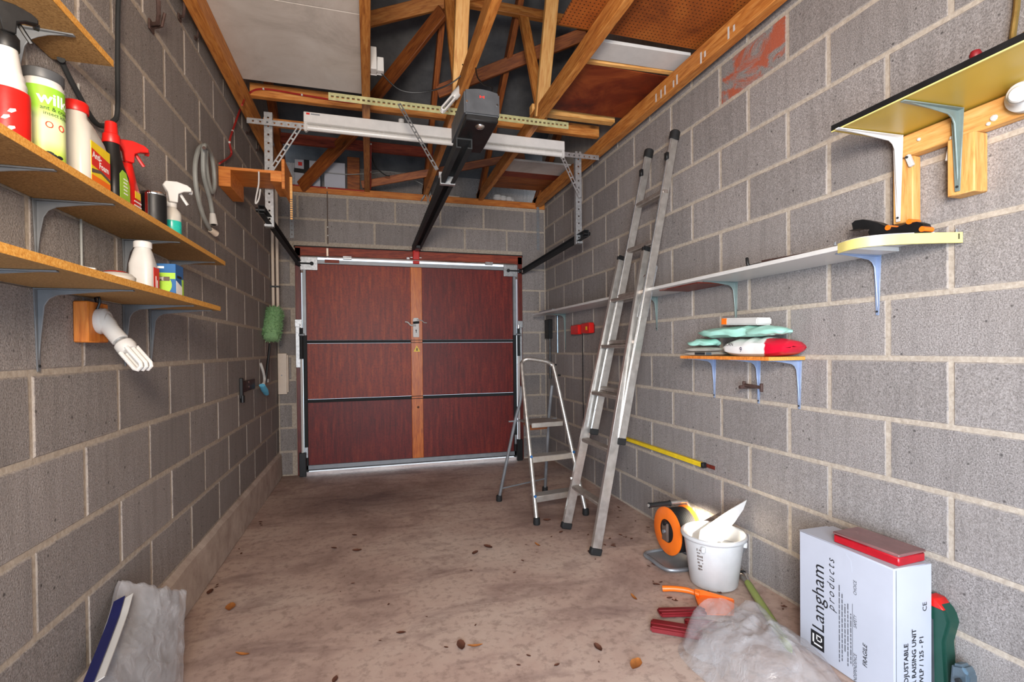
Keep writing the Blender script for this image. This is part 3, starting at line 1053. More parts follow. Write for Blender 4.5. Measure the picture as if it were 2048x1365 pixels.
put('top_rail', MB().bb((.235, YD - .02, 2.000), (2.305, YD + .012, 2.038)), 'galv_dull', dr, bevel=.002)
put('bottom_rail', MB().bb((.225, YD - .02, .050), (2.315, YD + .012, .092)), 'galv_dull', dr, bevel=.002)
put('bottom_seal', MB().bb((.225, YD - .012, .040), (2.315, YD + .006, .050)), 'black_rubber', dr)
for xa, s in ((.222, 1), (2.318, -1)):
    put('side_rail', MB().bb((min(xa, xa + s * .035), YD - .03, 1.32), (max(xa, xa + s * .035), YD + .01, 2.05)), 'galv_dull', dr, bevel=.002)
    put('side_rail', MB().bb((min(xa, xa + s * .035), YD - .02, .03), (max(xa, xa + s * .035), YD + .01, 1.32)), 'steel_dark', dr, bevel=.002)
    cp = put('corner_plate', MB().bb((min(xa - s * .012, xa + s * .14), YD - .04, 1.935), (max(xa - s * .012, xa + s * .14), YD - .032, 2.058)), 'galv', dr, bevel=.002)
    put('spindle', MB().cyl((xa - s * .03, YD - .046, 1.995), (xa + s * .10, YD - .046, 1.995), .008, n=10), 'steel_dark', cp)
    put('spindle_nut', MB().cyl((xa + s * .09, YD - .055, 1.995), (xa + s * .09, YD - .038, 1.995), .018, n=8), 'steel_dark', cp)
    put('roller', MB().cyl((xa - s * .05, YD - .046, 1.995), (xa - s * .022, YD - .046, 1.995), .022, n=14), 'black_plastic', cp)
    put('cable_stop', MB().cyl((xa + s * .002, YD - .045, 1.905), (xa + s * .002, YD - .045, 1.93), .011, n=10), 'chrome', cp)
put('latch_rod', MB().tube([(.225, YD - .05, 2.062), (1.0, YD - .05, 2.064), (2.30, YD - .05, 2.062)], .008, 8), 'chrome', dr)
for x in (.63, 2.02):
    put('rod_guide', MB().box((x, YD - .042, 2.06), (.08, .03, .03)), 'galv', dr, bevel=.002)
put('rod_catch', MB().box((.452, YD - .045, 2.10), (.02, .02, .09)), 'chrome', dr, bevel=.002)
put('catch_plate', MB().box((.49, YD - .03, 2.025), (.13, .012, .03)), 'stain_board', dr)
put('rod_guide', MB().box((1.20, YD - .045, 2.075), (.03, .02, .03)), 'galv', dr, bevel=.002)
# lock with two cranked arms
lk = put('lock_plate', MB().prism([(-.026, -.16), (.026, -.16), (.030, -.15), (.030, .02), (.02, .035), (-.02, .035), (-.030, .02), (-.030, -.15)], (1.272, YD - .016, 1.46), (1, 0, 0), (0, 0, 1), .008), 'white_plastic', dr, bevel=.002)
put('lock_handle', MB().tube([(1.245, YD - .034, 1.445), (1.272, YD - .042, 1.447), (1.30, YD - .034, 1.450)], .012, 8), 'steel_dark', lk)
put('lock_arm', MB().tube([(1.27, YD - .028, 1.418), (1.22, YD - .028, 1.42), (1.19, YD - .028, 1.45), (1.165, YD - .028, 1.455)], .013, 8, flat=.7), 'white_plastic', lk)
put('lock_arm', MB().tube([(1.28, YD - .028, 1.475), (1.325, YD - .028, 1.47), (1.352, YD - .028, 1.448), (1.378, YD - .028, 1.444)], .010, 8, flat=.5), 'white_plastic', lk)
put('keyhole', MB().cyl((1.272, YD - .0262, 1.37), (1.272, YD - .016, 1.37), .007, n=10).bb((1.269, YD - .0262, 1.345), (1.275, YD - .016, 1.37)), 'ink', lk)
wt = put('warning_sticker', MB().prism([(-.034, -.028), (.034, -.028), (0, .034)], (1.278, YD - .0152, 1.185), (1, 0, 0), (0, 0, 1), .001), 'yellow', dr, label='yellow warning triangle')
put('warning_symbol', MB().prism([(-.009, -.017), (.012, -.017), (.004, -.004), (.009, .004), (-.003, .012), (-.004, -.004)], (1.278, YD - .0164, 1.185), (1, 0, 0), (0, 0, 1), .0006), 'ink', wt)
put('knot_plug', MB().cyl((1.285, YD - .016, .60), (1.285, YD - .012, .60), .012, n=10), 'leaf', dr)

# lifting gear at both sides of the door
for xa, s, lb in ((.213, 1, 'spring lifting arm at the left edge of the garage door'), (2.326, -1, 'spring lifting arm at the right edge of the garage door')):
    g = thing('lifting_arm', lb, 'door spring', (xa, 4.97, 0), 'lifting arms beside the garage door')
    put('frame_bracket', MB().bb((xa - .052 if s > 0 else xa + .002, 5.0, 1.02), (xa - .002 if s > 0 else xa + .052, 5.032, 1.42)), 'galv', g, bevel=.002)
    put('pivot_plate', MB().bb((xa - .055 if s > 0 else xa - .005, 4.985, 1.40), (xa + .005 if s > 0 else xa + .055, 5.0, 1.47)), 'galv', g, bevel=.002)
    put('upper_spring', MB().cyl((xa, 4.965, 1.10), (xa, 4.965, 1.39), .016, n=12), 'steel_dark', g)
    put('spring_collar', MB().cyl((xa - .02, 4.96, 1.325), (xa + .03, 4.96, 1.325), .012, n=10), 'galv_dull', g)
    put('top_pin', MB().cyl((xa, 4.965, 1.39), (xa, 4.965, 1.425), .010, n=10), 'chrome', g)
    put('pull_rod', MB().cyl((xa, 4.965, .22), (xa, 4.965, 1.10), .011, n=10), 'white_plastic', g)
    put('rod_cap', MB().cyl((xa, 4.965, 1.10), (xa, 4.965, 1.115), .014, n=10), 'chrome', g)
    put('lower_pivot', MB().bb((xa - .03, 4.945, .002), (xa + .03, 4.985, .225)), 'black_plastic', g, bevel=.004)
    put('lower_hinge', MB().bb((xa + s * .03 - .014, 4.985, .17), (xa + s * .03 + .014, 5.0, .27)), 'galv', g, bevel=.002)

# horizontal tracks
for X, y0, lb in ((.20, 3.30, 'dark steel track for the door on the left, hung from the roof'), (2.395, 3.40, 'dark steel track for the door on the right, hung from the roof')):
    g = thing('door_track', lb, 'door track', (X, 4.2, 1.98))
    s = 1 if X < 1 else -1
    a, b = V((X, y0, 2.035)), V((X, D - .02, 1.995))
    mb = MB()
    off = V((-s * .012, 0, 0))
    mb.beam(a + off, b + off, .004, .05).beam(a + V((s * .004, 0, .024)), b + V((s * .004, 0, .024)), .03, .004).beam(a + V((s * .004, 0, -.024)), b + V((s * .004, 0, -.024)), .03, .004)
    put('channel', mb, 'steel_dark', g)
    put('end_stop', MB().cyl(a + V((s * .02, .02, 0)), a + V((-s * .03, .02, 0)), .014, n=10), 'black_plastic', g)
    put('hanger_bolt', MB().bb((X - .022, 3.525, 1.985), (X + .022, 3.575, 2.0)), 'galv', g)

# concrete apron outside, seen only through the gap below the door
put('floor_apron', MB().bb((-1.0, D + .09, -.06), (W + 1.0, D + 3.5, -.002)), plain('pale_concrete_apron', '#f0eee8', .8), loc=(0, 0, 0), kind='structure', label='pale concrete apron outside the garage door')


# ================================================================== shelves, brackets and things along the left wall
def shelf_board(lo, hi, label, mat='chip', edge='chip_edge', side=1, name='wall_shelf', th_edge=.0015):
    t_ = thing(name, label, 'shelf', ((lo[0] + hi[0]) / 2, (lo[1] + hi[1]) / 2, lo[2]))
    put('board', MB().bb(lo, hi), mat, t_, bevel=.001)
    xe = hi[0] if side > 0 else lo[0]
    put('front_edge', MB().bb((min(xe, xe + side * th_edge), lo[1], lo[2]), (max(xe, xe + side * th_edge), hi[1] + th_edge, hi[2])), edge, t_)
    return t_


shelf_board((.002, .55, 1.570), (.188, 2.55, 1.588), 'long chipboard shelf carrying the spray bottles')
shelf_board((.002, .55, 1.342), (.232, 2.29, 1.360), 'lower chipboard shelf carrying the white bottle and filler box')
shelf_board((.002, .55, 1.972), (.142, 1.64, 1.990), 'highest chipboard shelf at the top left corner')


def bracket(y, zt, arm, leg, mat, label, side=1, wall=0.0, group=None, wid=.030):
    """pressed steel shelf bracket: leg on the wall, arm under the shelf, both tapering with a raised rib"""
    s = side
    t_ = thing('shelf_bracket', label, 'shelf bracket', (wall, y, zt - leg), group)
    lg = MB()
    a, b = wid / 2, wid * .2
    lg.add([V((wall + s * d_, y + yy, z)) for d_ in (.0005, .004) for yy, z in ((-a, zt), (a, zt), (b, zt - leg), (-b, zt - leg))], [(0, 1, 2, 3), (4, 5, 6, 7), (0, 1, 5, 4), (1, 2, 6, 5), (2, 3, 7, 6), (3, 0, 4, 7)])
    put('wall_leg', lg, mat, t_, bevel=.001)
    am = MB()
    am.add([V((wall + s * x, y + yy, z)) for z in (zt - .0005, zt - .004) for yy, x in ((-a, 0), (a, 0), (b, arm), (-b, arm))], [(0, 1, 2, 3), (4, 5, 6, 7), (0, 1, 5, 4), (1, 2, 6, 5), (2, 3, 7, 6), (3, 0, 4, 7)])
    put('arm', am, mat, t_, bevel=.001)
    rb = MB()
    th = wid * .16
    prof = [(.003, -leg * .93), (.010, -leg * .55), (.018, -.045), (.028, -.028), (.045, -.018), (arm * .55, -.010), (arm * .93, -.003), (.003, -.003)]
    for i in range(len(prof) - 1):
        pass
    rb.prism([(s * p[0], p[1]) for p in prof], (wall, y - th / 2, zt), (1, 0, 0), (0, 0, 1), -th if True else th)
    put('rib', rb, mat, t_, bevel=.0015)
    for z in (zt - .03, zt - leg + .014):
        put('screw', MB().cyl((wall + s * .003, y + (a * .55 if z > zt - .05 else 0), z), (wall + s * .006, y + (a * .55 if z > zt - .05 else 0), z), .004, n=8), 'steel_dark', t_)
    return t_


GB = 'grey pressed brackets under the left shelves'
for y, zt, arm, leg, lb in ((1.30, 1.57, .175, .16, 'grey bracket under the long shelf, nearest the left edge'),
                            (1.562, 1.57, .172, .16, 'grey bracket under the long shelf above the grey lid'),
                            (2.04, 1.57, .172, .15, 'grey bracket under the long shelf behind the white bottle'),
                            (2.46, 1.57, .172, .12, 'grey bracket under the far end of the long shelf'),
                            (1.22, 1.342, .215, .21, 'grey bracket arm under the lower shelf at the left edge'),
                            (1.559, 1.342, .215, .215, 'large grey bracket under the lower shelf left of the wall lamp'),
                            (2.033, 1.342, .215, .215, 'grey bracket under the lower shelf right of the wall lamp'),
                            (2.25, 1.342, .215, .215, 'slim grey bracket at the far end of the lower shelf'),
                            (1.50, 1.972, .12, .16, 'grey bracket under the highest shelf')):
    bracket(y, zt, arm, leg, 'grey_bracket', lb, group=GB)


def text_cyl(s_, parent, c, r, ang0, z, size, mat, shear=0, bold=0, name='lettering'):
    """lettering wrapped round an upright cylinder, starting at angle ang0 and running round it"""
    o = text(s_, parent, (0, 0, 0), (1, 0, 0), (0, 1, 0), size, mat, name, shear, bold)
    b = base_of(parent)
    for v in o.data.vertices:
        x, y = v.co.x + b.x, v.co.y + b.y
        a = ang0 + x / r
        v.co = V((c[0] + r * math.cos(a), c[1] + r * math.sin(a), z + y)) - b
    return o


def trigger(parent, c, z, s, mat, d=(1, 0, 0), lever=None, head=1.0):
    """spray head: collar, body, nozzle and finger lever, pointing along d"""
    d = V(d).normalized()
    u = V((0, 0, 1))
    c = V((c[0], c[1], z))
    y = u.cross(d)
    pr = [(-.030, .052), (-.022, .066), (.010, .070), (.040, .064), (.052, .056), (.052, .044), (.030, .040), (.014, .030), (.012, .0), (-.012, .0), (-.016, .030)]
    put('spray_head', MB().prism([(a * s * head, b * s) for a, b in pr], c - y * .010 * s, d, u, -.020 * s if d.cross(u).dot(y) > 0 else .020 * s), mat, parent, bevel=.002 * s)
    put('trigger_lever', MB().tube([c + d * .022 * s + u * .042 * s, c + d * .034 * s + u * .022 * s, c + d * .046 * s + u * .004 * s], .005 * s, 6), lever or mat, parent)
    put('nozzle', MB().cyl(c + d * .050 * s + u * .050 * s, c + d * .060 * s + u * .050 * s, .008 * s, n=10), lever or mat, parent)


ZT = 1.588
# 1 red and white spray bottle with black trigger, at the frame's left edge
c = (.118, 1.255)
g = thing('spray_bottle', 'white spray bottle with red label and black trigger, leftmost on the shelf', 'spray bottle', (c[0], c[1], ZT))
put('bottle_body', MB().lathe([(.030, 0), (.034, .004), (.035, .10), (.030, .112), (.033, .118), (.030, .126), (.031, .134), (.028, .142), (.028, .150), (.024, .160), (.018, .205), (.014, .212)], (c[0], c[1], ZT), 24), 'white_plastic', g)
put('label', MB().lathe([(.0355, .002), (.0358, .060), (.0358, .112), (.0352, .118)], (c[0], c[1], ZT), 24, cap=False), 'red_plastic', g)
lf = MB()
for k, (aa, zz) in enumerate(((-1.15, .055), (-.95, .035), (-1.35, .03), (-.9, .07))):
    p = V((c[0] + .0365 * math.cos(aa), c[1] + .0365 * math.sin(aa), ZT + zz))
    n_ = V((math.cos(aa), math.sin(aa), 0))
    lf.prism([(-.006, -.003), (0, -.004), (.007, .002), (.006, .006), (-.002, .004)], p, V((-math.sin(aa), math.cos(aa), 0)), V((0, 0, 1)), .0004)
put('label_leaves', lf, 'white_ink', g)
put('collar', MB().lathe([(.020, .205), (.021, .208), (.021, .230), (.017, .236)], (c[0], c[1], ZT), 18), 'black_plastic', g)
trigger(g, c, ZT + .232, .85, 'black_plastic', (.75, .66, 0))

# 2 lime-green canister
c = (.118, 1.372)
g = thing('powder_canister', 'lime green powder canister with black lid and white lettering', 'canister', (c[0], c[1], ZT))
R_ = .0375
put('can_body', MB().lathe([(R_ - .001, 0), (R_, .003), (R_, .185), (R_ - .003, .192), (R_ - .004, .196)], (c[0], c[1], ZT), 32), 'white_plastic', g)
t_ = NT('lime_fade_label')
gx = t_.n('ShaderNodeSeparateXYZ')
t_.l(t_.pos(), gx.inputs[0])
col = t_.ramp(gx.outputs['Z'], [(.03, '#b8d84a'), (.06, '#e4eea6'), (.10, '#dfe9b0'), (.13, '#8fc238'), (.18, '#86bb33')])
MAT['lime_fade'] = t_.done(col, .4)
put('label', MB().lathe([(R_ + .0004, .012), (R_ + .0004, .178)], (c[0], c[1], ZT), 32, cap=False), 'lime_fade', g)
put('lid', MB().lathe([(R_ - .001, .196), (R_, .198), (R_, .216), (R_ - .004, .219)], (c[0], c[1], ZT), 32), 'charcoal', g)
a0 = math.radians(-78)
text_cyl('wilko', g, c, R_ + .0008, a0, ZT + .140, .036, 'white_ink', bold=.0008)
text_cyl('ant & crawling', g, c, R_ + .0008, a0 + .12, ZT + .126, .013, 'ink')
text_cyl('insect killer', g, c, R_ + .0008, a0 + .25, ZT + .115, .012, 'ink')
for k in range(2):
    aa = a0 + .52 + k * .62
    p = V((c[0] + (R_ + .001) * math.cos(aa), c[1] + (R_ + .001) * math.sin(aa), ZT + .094))
    put('warning_badge', MB().tube([p + V((-math.sin(aa), math.cos(aa), 0)) * .006 * math.cos(q) + V((0, 0, .0065 * math.sin(q))) for q in [i * math.pi / 6 for i in range(12)]], .0010, 5, closed=True), 'red_ink', g)
ant = MB()
for q, z_, r_ in ((.50, .030, .0075), (.72, .028, .005), (.88, .026, .0045), (1.05, .027, .006)):
    aa = a0 + q
    ant.lathe([(.0005, -.001), (r_, -.0006), (r_, .0004), (.0005, .0008)], (c[0] + R_ * math.cos(aa), c[1] + R_ * math.sin(aa), ZT + z_), 10, axis=(math.cos(aa), math.sin(aa), 0), sx=1.2, sy=.7)
put('ant_print', ant, 'ink', g)

# 3 translucent jug of anti-foam
def rr(w, d, r, n=4):
    out = []
    for cx_, cy_, a in ((w / 2 - r, d / 2 - r, 0), (-w / 2 + r, d / 2 - r, 90), (-w / 2 + r, -d / 2 + r, 180), (w / 2 - r, -d / 2 + r, 270)):
        for k in range(n + 1):
            q = math.radians(a + 90 * k / n)
            out.append((cx_ + r * math.cos(q), cy_ + r * math.sin(q)))
    return out


def loft(rings):
    """rings: list of (list of points) of equal length"""
    mb = MB()
    n = len(rings[0])
    vs = [p for r in rings for p in r]
    fs = [(i * n + k, i * n + (k + 1) % n, (i + 1) * n + (k + 1) % n, (i + 1) * n + k) for i in range(len(rings) - 1) for k in range(n)]
    fs += [tuple(range(n - 1, -1, -1)), tuple((len(rings) - 1) * n + k for k in range(n))]
    return mb.add(vs, fs)


def jug(c, z, secs, rot=0):
    """secs: (height, width x, depth y, radius, shift x, shift y)"""
    rings = []
    for h, w, d, r, sx, sy in secs:
        rings.append([V((c[0] + (a + sx) * math.cos(rot) - (b + sy) * math.sin(rot), c[1] + (a + sx) * math.sin(rot) + (b + sy) * math.cos(rot), z + h)) for a, b in rr(w, d, min(r, w / 2 - .001, d / 2 - .001))])
    return loft(rings)


c = (.118, 1.532)
g = thing('antifoam_bottle', 'milky white bottle with red cap and anti-foam label', 'bottle', (c[0], c[1], ZT))
put('bottle_body', jug(c, ZT, [(0, .070, .120, .018, 0, 0), (.004, .076, .126, .02, 0, 0), (.105, .076, .126, .02, 0, 0), (.135, .070, .105, .022, 0, -.006), (.165, .058, .070, .028, 0, -.020), (.178, .044, .044, .022, 0, -.028), (.196, .042, .042, .021, 0, -.028)]), 'milky', g)
put('cap', MB().lathe([(.025, .190), (.026, .192), (.026, .212), (.023, .216)], (c[0], c[1] - .028, ZT), 22), 'red_plastic', g)
xf = c[0] + .0382
lab = put('label', MB().bb((xf - .001, c[1] - .045, ZT + .010), (xf + .0004, c[1] + .048, ZT + .120)), 'yellow', g)
put('label_band', MB().prism([(-.045, .060), (.048, .050), (.048, .092), (-.045, .102)], (xf + .0005, c[1], ZT), (0, 1, 0), (0, 0, 1), .0003), 'red_ink', g)
put('label_sweep', MB().prism([(-.045, .050), (.0, .058), (.048, .048), (.048, .040), (.0, .050), (-.045, .040)], (xf + .0005, c[1], ZT), (0, 1, 0), (0, 0, 1), .0004), 'brown_print', g)
put('label_foot', MB().bb((xf + .0001, c[1] - .045, ZT + .010), (xf + .0008, c[1] + .048, ZT + .036)), 'orange_plastic', g)
text('Anti-', g, (xf + .0012, c[1] - .042, ZT + .080), (0, 1, 0), (0, 0, 1), .022, 'white_ink', bold=.0006)
text('Foam', g, (xf + .0012, c[1] - .010, ZT + .062), (0, 1, 0), (0, 0, 1), .022, 'white_ink', bold=.0006)

# 4 black bottle with red cap
c = (.122, 1.672)
g = thing('weedkiller_bottle', 'black bottle with red cap and green front label', 'bottle', (c[0], c[1], ZT))
put('bottle_body', jug(c, ZT, [(0, .056, .074, .012, 0, 0), (.004, .060, .080, .014, 0, 0), (.095, .060, .080, .014, 0, 0), (.125, .050, .056, .02, 0, 0), (.150, .042, .042, .02, 0, 0), (.185, .036, .036, .017, 0, 0)]), 'black_plastic', g)
put('cap', MB().lathe([(.021, .180), (.022, .182), (.020, .205), (.016, .208), (.014, .240), (.010, .243)], (c[0], c[1], ZT), 20), 'red_plastic', g)
xf = c[0] + .0302
put('label', MB().prism([(-.028, .008), (.032, .008), (.032, .072), (.010, .102), (-.012, .105), (-.028, .090)], (xf, c[1], ZT), (0, 1, 0), (0, 0, 1), .0006), 'green_label', g)
for k in range(5):
    put('label_print', MB().bb((xf + .0004, c[1] - .006, ZT + .040 + k * .010), (xf + .0009, c[1] + .018 - .003 * (k % 2), ZT + .0435 + k * .010)), 'white_ink', g)

# 5 red trigger spray
c = (.112, 1.790)
g = thing('spray_bottle', 'all red trigger spray bottle beside the black bottle', 'spray bottle', (c[0], c[1], ZT))
put('bottle_body', jug(c, ZT, [(0, .050, .066, .012, 0, 0), (.004, .054, .070, .014, 0, 0), (.075, .054, .070, .014, 0, 0), (.110, .044, .050, .018, 0, 0), (.155, .032, .032, .015, 0, 0), (.170, .026, .026, .012, 0, 0)]), 'red_plastic', g)
trigger(g, c, ZT + .165, .95, 'red_plastic', (.8, .6, 0))
put('label', MB().bb((c[0] + .0272, c[1] - .018, ZT + .058), (c[0] + .0280, c[1] + .018, ZT + .080)), 'yellow', g)
for k in range(2):
    put('label_print', MB().bb((c[0] + .0272, c[1] - .024, ZT + .034 + k * .012), (c[0] + .0280, c[1] + .024, ZT + .038 + k * .012)), 'white_ink', g)

# 6 black tin and 7 teal spray
c = (.150, 1.880)
g = thing('polish_tin', 'small black tin with silver rim between the spray bottles', 'tin', (c[0], c[1], ZT))
put('tin_body', MB().lathe([(.033, 0), (.034, .003), (.034, .098)], (c[0], c[1], ZT), 24), 'black_plastic', g)
put('tin_rim', MB().lathe([(.035, .096), (.036, .099), (.035, .105), (.031, .106)], (c[0], c[1], ZT), 24), 'chrome', g)
put('silver_band', MB().lathe([(.0345, .004), (.0345, .094)], (c[0], c[1], ZT), 24, cap=False), MAT['black_plastic'], g)
put('seam', MB().bb((c[0] - .012, c[1] - .0365, ZT + .002), (c[0] - .004, c[1] - .0335, ZT + .098)), 'chrome', g)
c = (.154, 2.020)
g = thing('spray_bottle', 'clear spray bottle of teal liquid with white trigger', 'spray bottle', (c[0], c[1], ZT))
put('bottle_body', MB().lathe([(.028, .046), (.029, .070), (.026, .082), (.015, .096), (.013, .108)], (c[0], c[1], ZT), 22), 'milky', g)
put('liquid', MB().lathe([(.026, 0), (.029, .004), (.029, .048), (.028, .049)], (c[0], c[1], ZT), 22), 'teal', g)
put('collar', MB().lathe([(.016, .098), (.016, .116), (.013, .118)], (c[0], c[1], ZT), 16), 'white_plastic', g)
trigger(g, c, ZT + .112, 1.05, 'white_plastic', (.85, .5, 0))

# lower shelf
ZL = 1.360
c = (.150, 1.790)
g = thing('white_bottle', 'plain white bottle with red side label on the lower shelf', 'bottle', (c[0], c[1], ZL))
put('bottle_body', jug(c, ZL, [(0, .058, .058, .016, 0, 0), (.003, .064, .064, .018, 0, 0), (.085, .064, .064, .018, 0, 0), (.125, .048, .048, .02, 0, 0), (.135, .042, .042, .02, 0, 0), (.142, .042, .042, .02, 0, 0)]), 'white_plastic', g)
put('cap', MB().lathe([(.0235, .136), (.0240, .138), (.0240, .154), (.021, .157)], (c[0], c[1], ZL), 20), 'white_paint', g)
put('label', MB().bb((c[0] + .0312, c[1] - .012, ZL + .012), (c[0] + .0326, c[1] + .030, ZL + .078)), 'red_ink', g)
for k in range(2):
    put('label_print', MB().bb((c[0] + .0322, c[1] + .002 + .010 * k, ZL + .016), (c[0] + .0330, c[1] + .007 + .010 * k, ZL + .052 - .012 * k)), 'white_ink', g)
c = (.165, 1.905)
g = thing('filler_box', 'blue and yellow jointing tape box on the lower shelf', 'box', (c[0], c[1], ZL))
put('carton', MB().bb((c[0] - .045, c[1] - .030, ZL), (c[0] + .045, c[1] + .040, ZL + .105)), 'blue', g, bevel=.001)
yf = c[1] - .0303
put('front_print', MB().bb((c[0] - .044, yf - .0003, ZL + .055), (c[0] + .044, yf + .0002, ZL + .075)), 'green_label', g)
put('yellow_disc', MB().cyl((c[0], yf, ZL + .035), (c[0], yf - .0006, ZL + .035), .034, n=28), 'green_label', g)
put('name_bar', MB().bb((c[0] - .028, yf - .0012, ZL + .048), (c[0] + .028, yf - .0006, ZL + .062)), 'brown_print', g)
text('TAPE', g, (c[0] - .022, yf - .0016, ZL + .050), (1, 0, 0), (0, 0, 1), .015, 'white_ink')
put('name_print', MB().bb((c[0] - .024, yf - .0010, ZL + .089), (c[0] + .012, yf, ZL + .096)), 'white_ink', g)
xf = c[0] + .0453
put('side_print', MB().prism([(-.028, .004), (.038, .004), (.038, .03), (-.028, .05)], (xf, c[1], ZL), (0, 1, 0), (0, 0, 1), .0004), 'white_ink', g)
put('side_print', MB().bb((xf, c[1] + .024, ZL + .004), (xf + .0006, c[1] + .039, ZL + .06)), 'green_label', g)
put('side_print', MB().bb((xf, c[1] - .02, ZL + .060), (xf + .0006, c[1] + .02, ZL + .068)), 'ink', g)
c = (.150, 1.615)
g = thing('sealed_tub', 'low clear tub with red and white label on the lower shelf', 'tub', (c[0], c[1], ZL))
put('tub_body', MB().lathe([(.040, 0), (.045, .004), (.046, .022), (.036, .032), (.02, .036)], (c[0], c[1], ZL), 24), 'milky', g)
put('label', MB().lathe([(.030, .0345), (.022, .0378), (.002, .0382)], (c[0], c[1], ZL), 24, cap=False), 'red_ink', g)
put('label_centre', MB().lathe([(.020, .0384), (.002, .039)], (c[0], c[1], ZL), 20), 'white_ink', g)
mb = MB().grid(lambda a, b: V((.13 + .06 * a, 1.665 + .08 * b, ZL + .002 + .02 * (1 - b) * (1 - abs(2 * a - 1)) + .003 * noise.noise(V((a * 5, b * 5, 1))))), 8, 8)
put('clear_wrapper', mb, 'polythene', label='crumpled clear wrapper beside the low tub', cat='wrapper', solid=.0006)
put('jar_lid', MB().lathe([(.026, 0), (.027, .003), (.027, .010), (.024, .012), (.020, .010), (.018, .0102)], (.165, 1.435, ZL), 22), 'brass', label='shallow brass jar lid lying on the lower shelf', cat='lid')
g = thing('plastic_clip', 'white plastic clip lying at the front of the lower shelf', 'clip', (.20, 1.30, ZL))
put('clip_bar', MB().tube([(.205, 1.285, ZL + .004), (.21, 1.31, ZL + .004), (.214, 1.335, ZL + .004)], .0035, 6), 'white_plastic', g)
put('clip_hook', MB().tube([(.214, 1.335, ZL + .004), (.222, 1.342, ZL + .004), (.225, 1.342, ZL + .0035)], .003, 6), 'white_plastic', g)

# ------------------------------------------------------------------ bulkhead lamp on its timber block
g = thing('wall_lamp', 'white angled lampholder with compact fluorescent bulb below the left shelves', 'lamp', (.0, 1.76, 1.21))
timber('mounting_block', (.020, 1.775, 1.205), (.020, 1.775, 1.325), .038, .115, 'pine_orange', g, up=(0, 1, 0))
put('holder_base', MB().lathe([(.038, 0), (.040, .004), (.038, .018), (.028, .026)], (.039, 1.775, 1.270), 24, axis=(1, 0, 0)), 'white_plastic', g)
A = V((.055, 1.772, 1.265))
E_ = AX(284, 730, .165)
dd = (E_ - A).normalized()
L_ = (E_ - A).length
put('holder_neck', MB().lathe([(.026, -.012), (.026, .012), (.022, .030), (.0225, .072), (.020, .074)], A, 22, axis=dd), 'white_plastic', g)
put('bulb_collar', MB().cyl(A + dd * .070, A + dd * .084, .015, n=14), 'galv', g)
put('bulb_base', MB().lathe([(.017, .080), (.026, .088), (.027, .104), (.022, .116), (.018, .118)], A, 20, axis=dd), 'white_plastic', g)
cfl_tubes(g, A + dd * .112, dd, max(.05, L_ - .100), r=.0062, sp=.0125)
cable([(.042, 1.757, 1.30), (.05, 1.757, 1.325), (.045, 1.762, 1.341), (.02, 1.80, 1.34), (.03, 1.81, 1.30)], .0035, 'black_plastic', 'short black flex looping above the wall lamp')
put('conduit', MB().cyl((.006, 1.76, 1.362), (.006, 1.76, 1.968), .0035, n=8), 'hose_grey', label='thin grey conduit up the wall behind the left shelves', cat='conduit')

# ------------------------------------------------------------------ ironwork and hoses on the left wall
g = thing('iron_hanger', 'dark bent iron bar hanging on the block wall', 'hook', (.02, 1.85, 1.9))
pts = [AX(240, -40, .022), AX(236, 20, .022), AX(235, 130, .022), AX(235, 222, .022), AX(226, 243, .022), AX(205, 252, .022), AX(186, 240, .022), AX(160, 195, .022), AX(135, 148, .022), AX(118, 110, .022), AX(112, 96, .022)]
put('bar', MB().tube(catmull(pts, 5), .0075, 8), 'steel_dark', g)
put('bar_end', MB().cyl(AX(124, 120, .002), AX(122, 118, .03), .009, n=10), 'steel_dark', g)
HK = 'rusty iron hooks in the left wall'
for (px, py, s, lb) in ((300, 52, 1.0, 'largest rusty double hook high on the left wall'), (357, 35, .7, 'small rusty hook right of the double hook'), (389, 76, .45, 'stub of a rusty hook beside the left truss'), (492, 265, .5, 'small rusty hook between the hose and the steel hanger'), (512, 300, .45, 'lowest small rusty hook behind the steel hanger')):
    b = AX(px, py, .0)
    g = thing('wall_hook', lb, 'hook', b, HK)
    put('plate', MB().box(b + V((.004, 0, 0)), (.008, .045 * s, .04 * s)), 'rust', g, bevel=.002)
    put('prong', MB().tube([b + V((.004, -.01 * s, 0)), b + V((.04 * s, -.04 * s, -.008)), b + V((.055 * s, -.07 * s, .01 * s)), b + V((.06 * s, -.085 * s, .055 * s))], .006 * (s + .3), 7), 'rust', g)
    if s == 1.0:
        put('prong', MB().tube([b + V((.004, .01, .0)), b + V((.045, -.012, 0)), b + V((.06, -.025, .045))], .006, 7), 'rust', g)
# coiled grey hose on its peg
g = thing('coiled_hose', 'grey washing machine hose looped over a peg on the left wall', 'hose', AX(425, 465, .02))
P_ = lambda px, py, d=.025: AX(px, py, d)
put('hose_pipe', MB().tube(catmull([P_(426, 466), P_(416, 452), P_(404, 425), P_(393, 380), P_(390, 335), P_(396, 302), P_(406, 291), P_(412, 300), P_(412, 325), P_(416, 360), P_(424, 385), P_(429, 370), P_(427, 335), P_(422, 310), P_(414, 294, .04), P_(408, 293, .05), P_(406, 320, .045), P_(408, 355, .04), P_(420, 400, .035), P_(425, 430, .035)], 5), .0105, 8), 'hose_grey', g)
put('hose_cuff', MB().cyl(P_(421, 460), P_(432, 468, .04), .014, .017, n=12), 'cream_plastic', g)
put('hose_coupling', MB().cyl(P_(425, 428, .035), P_(427, 450, .04), .014, .021, n=14), 'white_plastic', g)
put('bore_shade', MB().cyl(P_(427, 447, .0405), P_(427.2, 450.5, .041), .012, n=12), 'hole', g)  # solid disc coloured dark as the shade inside the coupling
put('peg', MB().cyl(P_(408, 296, .0), P_(408, 296, .075), .008, n=8), 'rust', g)

